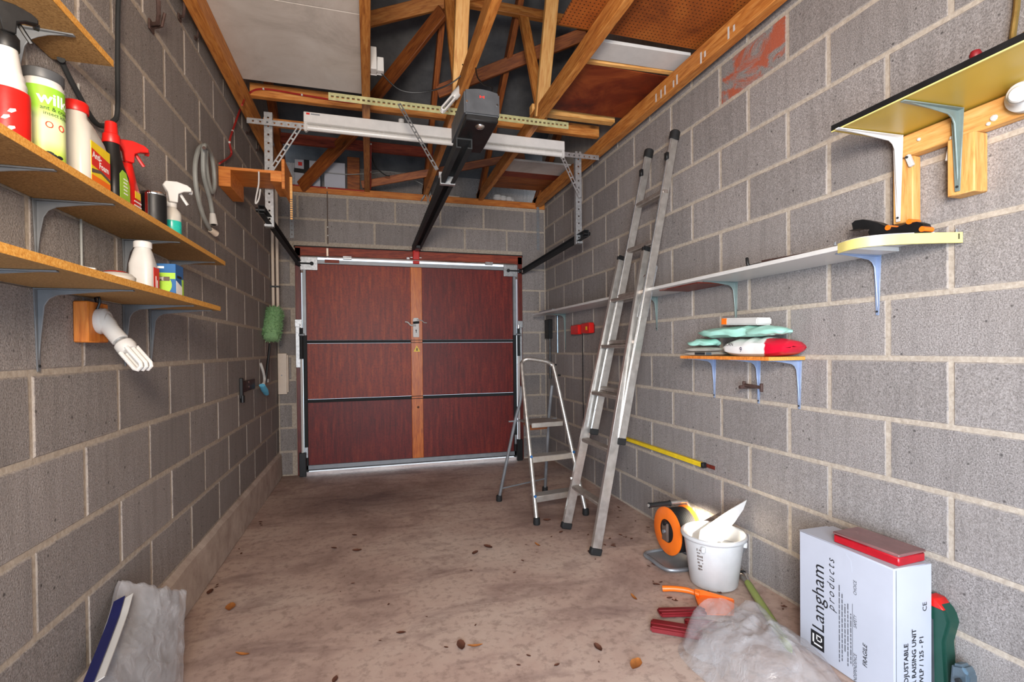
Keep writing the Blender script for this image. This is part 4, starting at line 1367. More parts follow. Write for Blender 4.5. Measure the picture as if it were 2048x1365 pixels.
# small ply shelf by the hanger
g = thing('plywood_bracket_shelf', 'small orange plywood shelf beside the left steel hanger', 'shelf', (.12, 3.35, 2.12))
put('top_board', MB().bb((.003, 3.19, 2.222), (.335, 3.50, 2.238)), 'pine_orange', g, bevel=.001)
put('wall_cheek', MB().bb((.003, 3.19, 2.125), (.066, 3.50, 2.222)), 'pine_orange', g, bevel=.001)
put('end_cheek', MB().bb((.275, 3.19, 2.175), (.335, 3.50, 2.222)), 'pine_orange', g, bevel=.001)
put('upright', MB().bb((.335, 3.19, 2.135), (.352, 3.50, 2.31)), 'pine_orange', g, bevel=.001)
g = thing('slatted_strip', 'thin orange notched timber strip hanging below the plywood shelf', 'timber', (.355, 3.4, 2.0))
put('strip', MB().bb((.3525, 3.385, 2.005), (.3665, 3.395, 2.271)), 'pine_new', g)
for k in range(9):
    put('notch', MB().bb((.352, 3.383, 2.015 + k * .014), (.367, 3.3855, 2.020 + k * .014)), 'brown_print', g)
cable([(.215, 3.183, 2.222), (.213, 3.183, 2.15), (.20, 3.183, 2.08), (.195, 3.183, 2.035), (.212, 3.183, 2.06), (.222, 3.183, 2.12)], .0045, 'white_plastic', 'white flex hanging in a loop under the plywood shelf')
for x, lb in ((.022, 'left white conduit pipe running down the corner'), (.058, 'right white conduit pipe running down the corner')):
    g = thing('conduit_pipe', lb, 'pipe', (x, 4.72, 1.5), 'white conduit pipes in the left corner')
    put('pipe', MB().cyl((x, 4.72, 1.46), (x, 4.72, 2.70), .013, n=10), 'cream_plastic', g)
    put('saddle', MB().bb((x - .019, 4.70, 1.73), (x + .019, 4.74, 1.745)), 'black_plastic', g)
# green duster head
g = thing('feather_duster', 'green fluffy duster hanging in the corner left of the door', 'duster', (.06, 4.45, 1.23))
a, b = AX(549, 622, .06), AX(540, 688, .06)
put('duster_head', MB().lathe([(.02, -.01), (.055, .0), (.066, .04), (.066, .24), (.055, .29), (.02, .305)], a, 20, axis=(b - a)), 'brush_green', g)
fz = MB()
dd, yy, zz = frame(b - a)
for k in range(900):
    q, h = random.uniform(0, 2 * math.pi), random.uniform(0, .29)
    o_ = yy * math.cos(q) + zz * math.sin(q)
    p0 = a + dd * h + o_ * .062
    p1 = p0 + o_ * random.uniform(.012, .028) + dd * random.uniform(-.010, .018)
    s_ = dd.cross(o_) * .005
    fz.add([p0 - s_, p0 + s_, p1], [(0, 1, 2)])
put('fringe', fz, 'brush_green', g, kind='stuff')
put('handle', MB().cyl(b, AX(531, 765, .03), .010, n=8), 'black_plastic', g)
# narrow cream box
g = thing('switch_box', 'tall narrow cream plastic box on the wall left of the door', 'box', (.035, 5.0, .77))
put('box_body', MB().bb((-.018 + .02, D - .05, .772), (.080, D - .005, 1.155)), 'cream_plastic', g, bevel=.004)
put('box_rib', MB().bb((.080, D - .045, .79), (.092, D - .008, 1.14)), 'cream_plastic', g, bevel=.003)
put('box_screw', MB().cyl((.035, D - .049, .95), (.035, D - .053, .95), .006, n=8), 'galv_dull', g)
# black latch
g = thing('wall_latch', 'black iron latch plate fixed to the left wall', 'latch', (.01, 3.8, .87))
put('latch_plate', MB().bb((.0005, 3.66, .900), (.010, 4.02, .975)), 'black_plastic', g, bevel=.003)
put('latch_arm', MB().bb((.0005, 3.60, .865), (.022, 3.625, 1.0)), 'black_plastic', g, bevel=.003)
put('latch_pin', MB().cyl((.016, 3.612, .84), (.016, 3.612, .885), .014, n=10), 'black_plastic', g)
for z in (.93, .962):
    put('screw', MB().cyl((.011, 3.80, z), (.016, 3.80, z), .008, n=8), 'chrome', g)
# dish brush
g = thing('hanging_brush', 'white-handled brush with blue bristles hanging on the left wall', 'brush', AX(530, 795, .03))
put('handle', MB().tube(catmull([AX(521, 727, .02), AX(526, 742, .03), AX(529, 758, .03), AX(527, 772, .035)], 5), [.010] * 16, 8), 'white_plastic', g)
put('bristles', MB().tube([AX(524, 771, .045), AX(529, 780, .05), AX(533, 789, .045)], [.022, .026, .018], 10, flat=.6), 'sky_blue', g)
put('brush_back', MB().tube([AX(526, 769, .032), AX(531, 778, .032), AX(535, 786, .032)], [.012, .014, .010], 8), 'white_plastic', g)
put('cable_cleat', MB().box(AX(535, 762, .01), (.02, .03, .03)), MAT['white_plastic'], label='tiny white cleat beside the hanging brush', cat='cleat', bevel=.003)
put('perforated_strap', perforated(MB(), (.135, D - .006, 2.24), (.135, D - .006, 2.66), .035, (.012, .012), .04, .002, (1, 0, 0), None), 'galv_dull', label='perforated steel strap on the block wall left of the door', cat='steel strut')
put('perforated_strap', perforated(MB(), (2.585, D - .006, 2.24), (2.585, D - .006, 2.70), .03, (.012, .012), .04, .002, (1, 0, 0), None), 'galv_dull', label='perforated steel strap on the block wall right of the door', cat='steel strut')


# ================================================================== right wall
g = thing('wall_shelf', 'long narrow white shelf along the right wall behind the ladders', 'shelf', (2.54, 3.0, 1.512))
put('board', MB().bb((2.42, 1.33, 1.512), (W - .002, 4.76, 1.528)), 'white_paint', g, bevel=.001)
put('front_edge', MB().bb((2.4185, 1.33, 1.512), (2.42, 4.76, 1.528)), 'white_plastic', g)
put('wood_patch', MB().bb((2.46, 2.20, 1.506), (W - .01, 2.55, 1.512)), 'redwood', g, label='dark wooden packing under the white shelf')

# yellow-edged tray at its near end
pl = [AZ(1677, 500, 1.498), AZ(1762, 508, 1.498), AZ(1800, 504, 1.498), AZ(1892, 487, 1.498)]
g = thing('shelf_tray', 'white tray with pale yellow edge at the near end of the long shelf', 'shelf', (2.5, 1.25, 1.498))
curve = [V((q[0], q[1], 0)) for q in [(p.x, p.y) for p in catmull([V((a, b, 0)) for a, b in ((2.418, 1.365), (2.402, 1.315), (2.405, 1.262), (2.455, 1.208), (2.55, 1.162), (W - .012, 1.125))], 5)]]
mb = MB()
vs, n = [], len(curve)
for p in curve:
    vs += [V((p.x, p.y, 1.501)), V((p.x, p.y, 1.5345)), V((p.x + .010, p.y + .006, 1.5345)), V((p.x + .010, p.y + .006, 1.501))]
mb.add(vs, [(i * 4 + k, i * 4 + (k + 1) % 4, i * 4 + 4 + (k + 1) % 4, i * 4 + 4 + k) for i in range(n - 1) for k in range(4)] + [(0, 1, 2, 3), ((n - 1) * 4, (n - 1) * 4 + 1, (n - 1) * 4 + 2, (n - 1) * 4 + 3)])
put('yellow_edge', mb, 'cream_edge', g)
poly = [(p.x + .008, p.y + .005) for p in curve] + [(W - .004, 1.395)]
put('tray_base', MB().prism(poly, (0, 0, 1.5285), (1, 0, 0), (0, 1, 0), .005), 'white_paint', g)
mb = MB()
vs = []
for p in curve[:-4]:
    vs += [V((p.x + .03, p.y + .02, 1.5335)), V((p.x + .03, p.y + .02, 1.543)), V((p.x + .036, p.y + .024, 1.543)), V((p.x + .036, p.y + .024, 1.5335))]
n = len(curve) - 4
mb.add(vs, [(i * 4 + k, i * 4 + (k + 1) % 4, i * 4 + 4 + (k + 1) % 4, i * 4 + 4 + k) for i in range(n - 1) for k in range(4)])
put('white_lip', mb, 'white_paint', g)
put('edge_notch', MB().bb((2.64, 1.128, 1.512), (2.652, 1.14, 1.53)), 'ink', g)
RB = 'enamel brackets under the long white shelf'
for y, lb, mt in ((1.41, 'blue-grey bracket under the yellow-edged tray', 'blue_bracket'), (2.16, 'grey bracket under the long shelf above the bags', 'green_bracket'), (2.90, 'grey bracket under the long shelf right of the ladder', 'green_bracket'), (4.50, 'thin grey bracket under the far end of the long shelf', 'green_bracket')):
    bracket(y, 1.512, .20, .225 if y < 3 else .35, mt, lb, -1, W, RB)

# hand saw and clamp lying on the shelf
g = thing('hand_saw', 'hand saw with black handle lying on the long white shelf', 'saw', (2.52, 1.78, 1.528))
put('saw_handle', MB().box((2.50, 1.845, 1.538), (.03, .09, .018)).tube([(2.50, 1.885, 1.54), (2.50, 1.892, 1.56), (2.50, 1.895, 1.585)], .008, 7), 'black_plastic', g, bevel=.003)
put('saw_blade', MB().prism([(0, -.02), (.26, -.008), (.26, .012), (0, .022)], (2.50, 1.805, 1.5345), (0, -1, 0), (0, 0, 1), .002).box((2.53, 1.66, 1.531), (.06, .24, .004)), 'rust', g)
g = thing('spring_clamp', 'black quick-grip clamp with orange pads lying on the shelf tray', 'clamp', (2.56, 1.23, 1.534))
cl = lambda pts: [(AX(px, py, 2.56).y, AX(px, py, 2.56).z) for px, py in pts]
body = cl([(1702, 467), (1712, 464), (1709, 452), (1716, 446), (1732, 444), (1760, 450), (1778, 458), (1800, 460), (1820, 452), (1840, 449), (1852, 453), (1857, 465), (1852, 473), (1745, 477), (1742, 470), (1745, 464), (1722, 463)])
zmin = min(b for a, b in body)
body = [(a, b - zmin + 1.5340) for a, b in body]
put('clamp_body', MB().prism(body, (2.545, 0, 0), (0, 1, 0), (0, 0, 1), .035), 'black_plastic', g, bevel=.004)
for px, py, r in ((1783, 461, .009), (1826, 449, .009), (1852, 464, .009)):
    q = AX(px, py, 2.56)
    put('orange_pad', MB().cyl((2.541, q.y, q.z - zmin + 1.5340), (2.584, q.y, q.z - zmin + 1.5340), r, n=12), 'orange_plastic', g)
for y, lb in ((1.385, 'tiny dark bolt at the left corner of the shelf tray'), (1.137, 'small bright screw above the right end of the shelf tray')):
    put('loose_bolt', MB().lathe([(.005, 0), (.005, .004), (.003, .0045), (.003, .012)], (2.43 if y > 1.2 else W - .02, y, 1.5335 if y > 1.2 else 1.534), 8), MAT['galv_dull'], label=lb, cat='bolt')
put('metal_strip', MB().bb((2.45, 4.3, 1.5285), (2.50, 4.66, 1.545)), 'galv_dull', label='flat grey metal strip on the far end of the long shelf', cat='metal strip', bevel=.002)

# ------------------------------------------------------------------ upper mustard shelf
g = thing('wall_shelf', 'mustard yellow laminate shelf high on the right wall', 'shelf', (2.5, 1.0, 1.91))
put('board', MB().bb((2.362, .45, 1.912), (W - .002, 1.336, 1.930)), 'yellow_laminate', g, bevel=.001)
put('black_edge', MB().bb((2.359, .45, 1.914), (2.362, 1.338, 1.932)), 'black_plastic', g)
put('pale_edge_line', MB().bb((2.3595, .45, 1.910), (2.364, 1.338, 1.9135)), 'cream_edge', g)
g = thing('shelf_batten', 'pale pine batten and posts carrying the mustard shelf', 'timber', (W, 1.0, 1.6))
timber('batten', (W - .019, .45, 1.868), (W - .019, 1.325, 1.868), .036, .078, 'pine_new', g)
timber('post', (W - .019, 1.292, 1.603), (W - .019, 1.292, 1.828), .038, .068, 'pine_new', g, up=(0, 1, 0))
timber('post', (W - .030, 1.102, 1.645), (W - .030, 1.102, 1.828), .060, .075, 'pine_new', g, up=(0, 1, 0))
bracket(1.305, 1.910, .28, .30, 'white_paint', 'white bracket under the mustard shelf', -1, W - .0395, wid=.036)
bracket(1.107, 1.910, .235, .255, 'green_bracket', 'grey-green bracket under the mustard shelf on a pine block', -1, W - .062, wid=.036)
for (a, b, lb) in ((AX(1815, 311, W - .045), AX(1824, 332, W - .045), 'small white clip left under the mustard shelf'), (AX(1907, 272, W - .045), AX(1897, 322, W - .045), 'longer white clip hanging from the pale batten')):
    g = thing('white_clip', lb, 'clip', b, 'white clips under the mustard shelf')
    put('clip_body', MB().beam(a, b, .012, .016, up=(0, 1, 0)), 'white_plastic', g, bevel=.002)
    put('clip_screw', MB().cyl(a + (b - a) * .2 + V((-.005, 0, 0)), a + (b - a) * .2 + V((-.011, 0, 0)), .004, n=8), 'steel_dark', g)
g = thing('batten_lampholder', 'round white lampholder at the right edge under the mustard shelf', 'lamp', AX(2056, 195, W - .04))
q = AX(2058, 190, W - .045)
put('rose', MB().lathe([(.046, 0), (.048, .004), (.046, .020), (.034, .030), (.028, .045)], q, 28, axis=(-1, 0, 0)), 'white_plastic', g)
put('socket', MB().lathe([(.020, .045), (.022, .075), (.018, .080)], q, 20, axis=(-1, -.2, -.2)), 'white_plastic', g)
for px, py, r, lb in ((1988, 236, .010, 'largest white filler blob on the pale batten'), (1977, 248, .006, 'small filler blob beside the largest one on the batten'), (1838, 279, .006, 'small filler blob at the left end of the pale batten')):
    put('filler_blob', MB().lathe([(r, 0), (r * .8, .004), (.001, .006)], AX(px, py, W - .0375), 10, axis=(-1, 0, 0)), 'white_plastic', label=lb, cat='filler blob', group='white filler blobs on the pale batten')
put('red_ball', MB().lathe([(.006, 0), (.012, .004), (.0135, .012), (.010, .021), (.001, .025)], (2.378, AX(1951, 122, 2.378).y, 1.9325), 16), 'red_deep', label='small red ball on the edge of the mustard shelf', cat='ball')
put('brass_rod', MB().tube(catmull([AX(2036, -40, W - .02), AX(2034, 10, W - .02), AX(2028, 55, W - .02), AX(2026, 76, W - .02), AX(2032, 82, W - .02), AX(2048, 70, W - .02), AX(2075, 50, W - .02)], 5), .008, 8), 'brass', label='bent brass rod above the mustard shelf', cat='rod')

# ------------------------------------------------------------------ small shelf with bags
ZS = 1.128
g = thing('wall_shelf', 'short wooden shelf with bags on the right wall', 'shelf', (2.56, 2.05, 1.11))
put('board', MB().bb((2.467, 1.732, 1.112), (W - .002, 2.36, ZS)), 'chip_edge', g, bevel=.001)
put('veneer_edge', MB().bb((2.4655, 1.732, 1.112), (2.467, 2.36, ZS)), 'pine_orange', g)
SB = 'blue-grey brackets under the short shelf'
for y, lb in ((1.765, 'blue-grey bracket at the near end of the short shelf'), (2.005, 'middle blue-grey bracket under the short shelf'), (2.33, 'blue-grey bracket at the far end of the short shelf')):
    bracket(y, 1.112, .17, .22, 'blue_bracket', lb, -1, W, SB)


def pillow(c, L, wd, h, rot=0, lump=.008, seed=0, pinch=.6, nu=22, nv=14):
    """a filled bag lying along y: L long, wd wide (x), h high, flat underneath"""
    def f(u, v):
        a = (u - .5) * 2
        q = v * 2 * math.pi
        e = max(0.0, 1 - abs(a) ** 3.2) ** .5
        cy = math.cos(q) * wd / 2 * (pinch + (1 - pinch) * e)
        zz = math.sin(q)
        z_ = h * (.5 + .5 * zz * e) if zz > 0 else h * (.5 + .5 * max(-1, zz * 1.6) * e)
        p = V((cy, a * L / 2, z_))
        p += V((noise.noise(V((a * 3, q, seed))), noise.noise(V((a * 4, q, seed + 3))), noise.noise(V((a * 5, q * 1.5, seed + 7))))) * lump * (1 if zz > -.3 else .1)
        p.z = max(p.z, .0008)
        p = Matrix.Rotation(rot, 3, 'Z') @ p
        return V(c) + p
    return MB().grid(f, nu, nv)


g = thing('feed_bag', 'white and red printed bag lying on the short shelf', 'bag', (2.56, 1.9, ZS))
bagmb = pillow((2.565, 1.880, ZS), .40, .15, .085, .04, .009, 2)
bg_ = put('bag_film', bagmb, 'white_plastic', g)
t_ = NT('bag_print')
sx_ = t_.n('ShaderNodeSeparateXYZ')
t_.l(t_.pos(kind='World'), sx_.inputs[0])
f_ = t_.noise(t_.pos(kind='World'), 9, 3, .6, .5)
ad = t_.n('ShaderNodeMath')
ad.operation = 'MULTIPLY_ADD'
ad.inputs[1].default_value = .16
t_.l(f_, ad.inputs[0])
t_.l(sx_.outputs['Y'], ad.inputs[2])
col = t_.ramp(ad.outputs[0], [(0, '#c8102e'), (1, '#e4e0dc')])
rmp = [nd for nd in t_.t.nodes if nd.type == 'VALTORGB'][0]
mr = t_.n('ShaderNodeMapRange')
mr.inputs['From Min'].default_value, mr.inputs['From Max'].default_value = 1.868, 1.875
t_.l(ad.outputs[0], mr.inputs['Value'])
t_.l(mr.outputs[0], rmp.inputs[0])
bg_.data.materials[0] = t_.done(col, .35, t_.bump(f_, .3, .006))
text('CORN', g, (2.4850, 2.035, ZS + .050), (0, -1, 0), (0, 0, 1), .022, 'ink', shear=.1)
text('9', g, (2.482, 1.925, ZS + .022), (0, -1, 0), (0, 0, 1), .032, 'navy')
g = thing('mint_bag', 'mint green plastic bag folded over the printed bag', 'bag', (2.56, 2.0, ZS + .09))
def crumple(c, L, wd, h, seed, amp):
    mb = pillow(c, L, wd, h, .05, 0, seed, pinch=.55, nu=20, nv=14)
    for p in mb.v:
        k = V((p.x * 16, p.y * 11, p.z * 18 + seed))
        f_ = .5 - abs(noise.noise(k))
        p += V((noise.noise(k + V((5, 0, 0))), noise.noise(k + V((0, 9, 0))), f_ - .25)) * amp
        p.z = max(p.z, c[2])
    return mb
put('bag_film', crumple((2.555, 2.005, ZS + .092), .52, .16, .050, 3, .022), 'mint', g, ang=25)
put('bag_tail', crumple((2.545, 2.265, ZS + .052), .20, .11, .036, 7, .016), 'mint', g, ang=25)
put('bag_fold', crumple((2.530, 1.800, ZS + .094), .22, .10, .034, 12, .018), 'mint', g, ang=25)
g = thing('tissue_packet', 'white packet with orange end on top of the mint bag', 'packet', (2.55, 1.96, ZS + .13))
put('packet', MB().box((2.545, 1.955, ZS + .166), (.085, .235, .034), Matrix.Rotation(.05, 3, 'X')), 'white_plastic', g, bevel=.006, seg=2)
put('orange_end', MB().box((2.5018, 2.052, ZS + .171), (.003, .034, .030), Matrix.Rotation(.05, 3, 'X')), 'orange_plastic', g)
for k, (y0, y1, z, mt, lb) in enumerate(((2.12, 2.36, 0, 'paper', 'folded newspaper at the bottom on the short shelf'), (2.135, 2.35, .0225, 'paper', 'second folded newspaper on top of the other'))):
    g = thing('newspaper', lb, 'newspaper', (2.54, (y0 + y1) / 2, ZS + z))
    put('paper_roll', pillow((2.535, (y0 + y1) / 2, ZS + z), y1 - y0, .11, .022, .03 * k, .001, 11 + k, pinch=.95), mt, g)
    if k == 0:
        put('photo_print', MB().bb((2.478, 2.17, ZS + .006), (2.4805, 2.25, ZS + .018)), 'ink', g)
        put('photo_print', MB().bb((2.478, 2.12, ZS + .006), (2.4805, 2.16, ZS + .018)), 'bluegrey_metal', g)
g = thing('wall_tap_hook', 'dark iron hook with wing handle below the short shelf', 'hook', AX(1505, 775, W))
q = AX(1512, 774, W)
put('shank', MB().cyl(q, q + V((-.09, .01, 0)), .009, n=8), 'rust', g)
put('wing', MB().beam(AX(1486, 770, W - .07), AX(1524, 776, W - .07), .012, .016), 'rust', g, bevel=.003)
put('wing_end', MB().box(AX(1488, 770, W - .07), (.014, .014, .035)), 'rust', g, bevel=.003)
put('wing_end', MB().box(AX(1523, 776, W - .07), (.014, .014, .04)), 'rust', g, bevel=.003)

# ------------------------------------------------------------------ small fittings at the far right
g = thing('double_socket', 'pair of bright red plastic boxes on the far right wall', 'socket box', (W, 4.0, 1.3))
put('backplate', MB().bb((W - .012, 3.84, 1.305), (W - .0005, 4.22, 1.375)), 'red_deep', g, bevel=.003)
put('red_box', MB().bb((W - .06, 4.06, 1.30), (W - .012, 4.23, 1.385)), 'red_plastic', g, bevel=.006)
put('red_box', MB().bb((W - .06, 3.83, 1.302), (W - .012, 4.00, 1.392)), 'red_plastic', g, bevel=.006)
put('sticker', MB().bb((W - .0606, 3.87, 1.33), (W - .06, 3.90, 1.36)), 'yellow', g)
g = thing('hanging_broom', 'dark broom handle hanging under the far end of the long shelf', 'broom', (W - .02, 4.86, .84))
put('handle', MB().cyl((W - .02, 4.88, .86), (W - .02, 4.88, 1.47), .012, n=8), 'black_plastic', g)
put('head', MB().bb((W - .05, 4.84, 1.28), (W - .005, 4.96, 1.48)), 'black_plastic', g, bevel=.004)
put('iron_bar', MB().cyl((W - .02, 4.66, 1.13), (W - .02, 4.66, 1.505), .008, n=8), 'bluegrey_metal', label='thin iron bar hanging left of the red boxes', cat='rod')
for px, py, lb in ((1113, 730, 'upper bright coat peg above the step ladder'), (1121, 751, 'lower bright coat peg above the step ladder')):
    g = thing('coat_peg', lb, 'peg', AX(px, py, W), 'bright pegs behind the step ladder')
    q = AX(px, py, W)
    put('stem', MB().cyl(q, q + V((-.04, 0, 0)), .008, n=8), 'steel_dark', g)
    put('knob', MB().lathe([(.004, 0), (.013, .006), (.013, .016), (.004, .022)], q + V((-.038, 0, 0)), 12, axis=(-1, 0, 0)), 'chrome', g)
g = thing('yellow_level', 'long yellow spirit level fixed along the right wall', 'spirit level', (W - .02, 2.85, .49))
put('level_body', MB().beam((W - .014, 3.30, .497), (W - .014, 2.42, .497), .024, .026), 'yellow', g, bevel=.002)
put('end_cap', MB().beam((W - .014, 2.42, .497), (W - .014, 2.40, .497), .027, .030), 'black_plastic', g, bevel=.002)
put('red_end', MB().bb((W - .004, 2.33, .487), (W - .0005, 2.40, .508)), 'redwood', g)


# ================================================================== ladders
lad = thing('extension_ladder', 'two-section aluminium extension ladder leaning on the right wall', 'ladder', (2.03, 2.76, 0))


def stile(y, p, q, w, d, mat='alu'):
    mb = MB()
    mb.beam(p, q, w, d, up=(1, 0, 0))
    return mb


b0, b1 = (2.040, .03), (2.452, 1.76)              # base section (x, z) at foot and head
u0, u1 = (2.225, .645), (2.610, 2.44)             # sliding section
for y0, y1 in ((2.553, 2.672), (2.985, 2.985)):
    put('base_stile', MB().beam((b0[0], y0, b0[1]), (b1[0], y1, b1[1]), .026, .058, up=(1, 0, 0)), 'alu', lad, bevel=.002)
    put('rubber_foot', MB().beam((b0[0] - .007, y0, .002), (b0[0] + .003, y0, .042), .036, .070, up=(1, 0, 0)), 'black_rubber', lad, bevel=.006)
    put('stile_cap', MB().beam((b1[0] - .003, y1, b1[1] - .01), (b1[0] + .006, y1, b1[1] + .03), .032, .064, up=(1, 0, 0)), 'black_plastic', lad, bevel=.010, seg=2)
for y0, y1 in ((2.585, 2.615), (2.945, 2.905)):
    put('upper_stile', MB().beam((u0[0], y0, u0[1]), (u1[0], y1, u1[1]), .024, .046, up=(1, 0, 0)), 'alu', lad, bevel=.002)
    put('upper_stile_web', MB().beam((u0[0] - .024, y0, u0[1]), (u1[0] - .024, y1, u1[1]), .012, .004, up=(1, 0, 0)), 'galv', lad)
    put('lower_cap', MB().beam((u0[0] - .006, y0, u0[1] - .035), (u0[0] + .001, y0, u0[1] + .005), .030, .052, up=(1, 0, 0)), 'black_rubber', lad, bevel=.004)
    dv = (V((u1[0], 0, u1[1])) - V((u0[0], 0, u0[1]))).normalized()
    tp = V((u1[0], y1, u1[1]))
    put('head_roller', MB().cyl(tp + dv * -.01, tp + dv * .045, .030, .031, n=16), 'black_rubber', lad, bevel=.006)
    put('guide_hook', MB().box(tp - dv * .115 + V((-.028, 0, 0)), (.02, .03, .045)), 'black_plastic', lad, bevel=.004)
for k in range(5):
    z = .272 + .304 * k
    t_ = (z - b0[1]) / (b1[1] - b0[1])
    x = b0[0] + (b1[0] - b0[0]) * t_
    ya = 2.553 + (2.672 - 2.553) * t_
    rg = put('rung', MB().box((x, (ya + 2.985) / 2, z), (.052, 2.985 - ya, .022), Matrix.Rotation(-.05, 3, 'Y')), 'alu_tread', lad, bevel=.005)
for z in (.90, 1.20, 1.50, 1.80, 2.10):
    t_ = (z - u0[1]) / (u1[1] - u0[1])
    x = u0[0] + (u1[0] - u0[0]) * t_
    put('rung', MB().box((x, 2.765, z + .01), (.042, .34, .028), Matrix.Rotation(-.05, 3, 'Y')), 'alu_tread', lad, bevel=.006)
# bracing plates between the sections
for y in (2.648,):
    pts = [(2.36, 1.36), (2.44, 1.68), (2.475, 1.70), (2.50, 1.66), (2.43, 1.36), (2.40, 1.33)]
    pp = put('guide_plate', MB().prism(pts, (0, y - .016, 0), (1, 0, 0), (0, 0, 1), .004), 'galv', lad, bevel=.001)
    for a, b in ((2.378, 1.375), (2.415, 1.365), (2.45, 1.665), (2.40, 1.52)):
        put('rivet', MB().cyl((a, y - .022, b), (a, y - .014, b), .009, n=8), 'chrome', pp)
put('pulley_spring', MB().tube([(2.42 + .012 * math.cos(k), 2.66 + .012 * math.sin(k), 1.40 + .012 * k) for k in [i * .7 for i in range(30)]], .003, 5), 'rust', lad)
st = MB()
for y in (2.99,):
    st.prism([(2.072, .33), (2.085, .33), (2.135, .215), (2.12, .205)], (0, y + .01, 0), (1, 0, 0), (0, 0, 1), .004)
put('corner_stay', st, 'alu', lad)

# ------------------------------------------------------------------ step ladder
sl_ = thing('step_ladder', 'small aluminium step ladder with platform and hoop handrail', 'ladder', (2.03, 3.4, 0))
FL, FR = V((1.880, 3.118, .02)), V((2.272, 3.196, .02))
TL, TR = V((1.900, 3.50, 1.09)), V((2.150, 3.50, 1.065))
def on(a, b, z): return a + (b - a) * ((z - a.z) / (b.z - a.z))
hoop = catmull([FL, on(FL, TL, .5), on(FL, TL, 1.0), TL + V((.012, 0, -.015)), TL + V((.05, .0, .008)), (TL + TR) / 2 + V((0, 0, .012)), TR + V((-.05, 0, .010)), TR + V((-.010, 0, -.015)), on(FR, TR, 1.0), on(FR, TR, .5), FR], 8)
put('front_hoop', MB().tube(hoop, .0155, 10), 'alu', sl_)
BL, BR = V((1.770, 3.69, .02)), V((2.188, 3.805, .02))
JL, JR = V((1.885, 3.50, .80)), V((2.135, 3.53, .80))
for a, b in ((BL, JL), (BR, JR)):
    put('rear_leg', MB().tube(catmull([a, a + (b - a) * .75, b + V((0, -.01, -.02)), b + V((.0, -.05, .10))], 6), .0125, 10), 'galv_dull', sl_)
put('rear_brace', MB().tube([on(BL, JL, .10), on(BR, JR, .12)], .006, 8), 'galv_dull', sl_)
for p in (FL, FR, BL, BR):
    put('rubber_foot', MB().lathe([(.022, -.020), (.024, -.012), (.022, .022), (.018, .026)], (p.x, p.y, p.z), 14), 'black_rubber', sl_)
for z in (.165, .415):
    a, b = on(FL, TL, z), on(FR, TR, z)
    dd = (b - a).normalized()
    yv = V((0, 0, 1)).cross(dd)
    stp = put('step', MB().beam(a + yv * .04 + dd * .012, b + yv * .04 - dd * .012, .09, .012).beam(a - yv * .004 + dd * .012 + V((0, 0, -.016)), b - yv * .004 - dd * .012 + V((0, 0, -.016)), .006, .040), 'alu', sl_, bevel=.002)
    for q in (a, b):
        put('blue_rivet', MB().cyl(q + V((0, -.016, .012)), q + V((0, -.022, .012)), .010, n=8), 'blue', stp)
a, b = on(FL, TL, .635), on(FR, TR, .635)
dd = (b - a).normalized()
yv = V((0, 0, 1)).cross(dd)
put('platform', MB().beam(a + yv * .11 + dd * .03, b + yv * .11 - dd * .03, .23, .014), 'alu_tread', sl_, bevel=.003)
put('platform_lip', MB().beam(a - yv * .008 + dd * .03 + V((0, 0, -.008)), b - yv * .008 - dd * .03 + V((0, 0, -.008)), .008, .035), 'alu', sl_, bevel=.002)
put('platform_tray', MB().prism([(-.11, 0), (.11, 0), (.08, -.06), (-.08, -.06)], (a + b) / 2 + yv * .16 + V((0, 0, -.01)), dd, (0, 0, 1), -.015), 'pine_dark', sl_)
put('platform_rod', MB().tube([a + yv * .2 - dd * .06, b + yv * .2 + dd * .03], .006, 8), 'galv_dull', sl_)

# ================================================================== things on the floor
# cable reel
rl_ = thing('cable_reel', 'orange and black cable reel on a tubular stand beside the bucket', 'cable reel', (2.42, 2.32, 0))
ctr = AX(1337, 1062, 2.385)
cy, cz = ctr.y, max(ctr.z, .165)
RR = .128
def ring(x, ro, ri, th): return MB().lathe([(ri, 0), (ro - .006, 0), (ro, .004), (ro, th - .004), (ro - .006, th), (ri, th), (ri, 0)], (x, cy, cz), 40, axis=(1, 0, 0), cap=False)
put('front_flange', ring(2.372, RR, .062, .014), 'orange_plastic', rl_)
put('rear_flange', ring(2.498, RR, .062, .014), 'yellow', rl_).data.materials[0] = MAT['orange_plastic']
put('hub', MB().lathe([(.064, 0), (.064, .125)], (2.374, cy, cz), 28, axis=(1, 0, 0)), 'black_plastic', rl_)
wnd = []
for k in range(26 * 9):
    a = k / 26 * 2 * math.pi
    wnd.append(V((2.392 + .100 * (k / 234), cy + .112 * math.cos(a), cz + .112 * math.sin(a))))
put('wound_cable', MB().tube(wnd, .0075, 6), 'black_rubber', rl_)
put('wound_core', MB().lathe([(.106, .012), (.106, .125)], (2.372, cy, cz), 28, axis=(1, 0, 0)), 'black_rubber', rl_)
put('plug_socket', MB().box((2.369, cy + .005, cz - .005), (.016, .05, .10)), 'brown_print', rl_, bevel=.004)
put('winding_knob', MB().cyl((2.372, cy, cz + .045), (2.355, cy, cz + .045), .014, n=12), 'black_plastic', rl_)
tb = catmull([(2.30, cy - .11, .012), (2.29, cy + .02, .012), (2.30, cy + .10, .012), (2.40, cy + .115, .012), (2.50, cy + .10, .012), (2.525, cy, .012), (2.50, cy - .11, .012), (2.40, cy - .14, .012)], 5, closed=True)
put('floor_frame', MB().tube(tb, .0105, 8, closed=True), 'galv_dull', rl_)
put('base_plate', MB().bb((2.31, cy - .12, .006), (2.51, cy + .10, .012)), 'galv_dull', rl_)
hz = AY(1330, 1008, cy).z
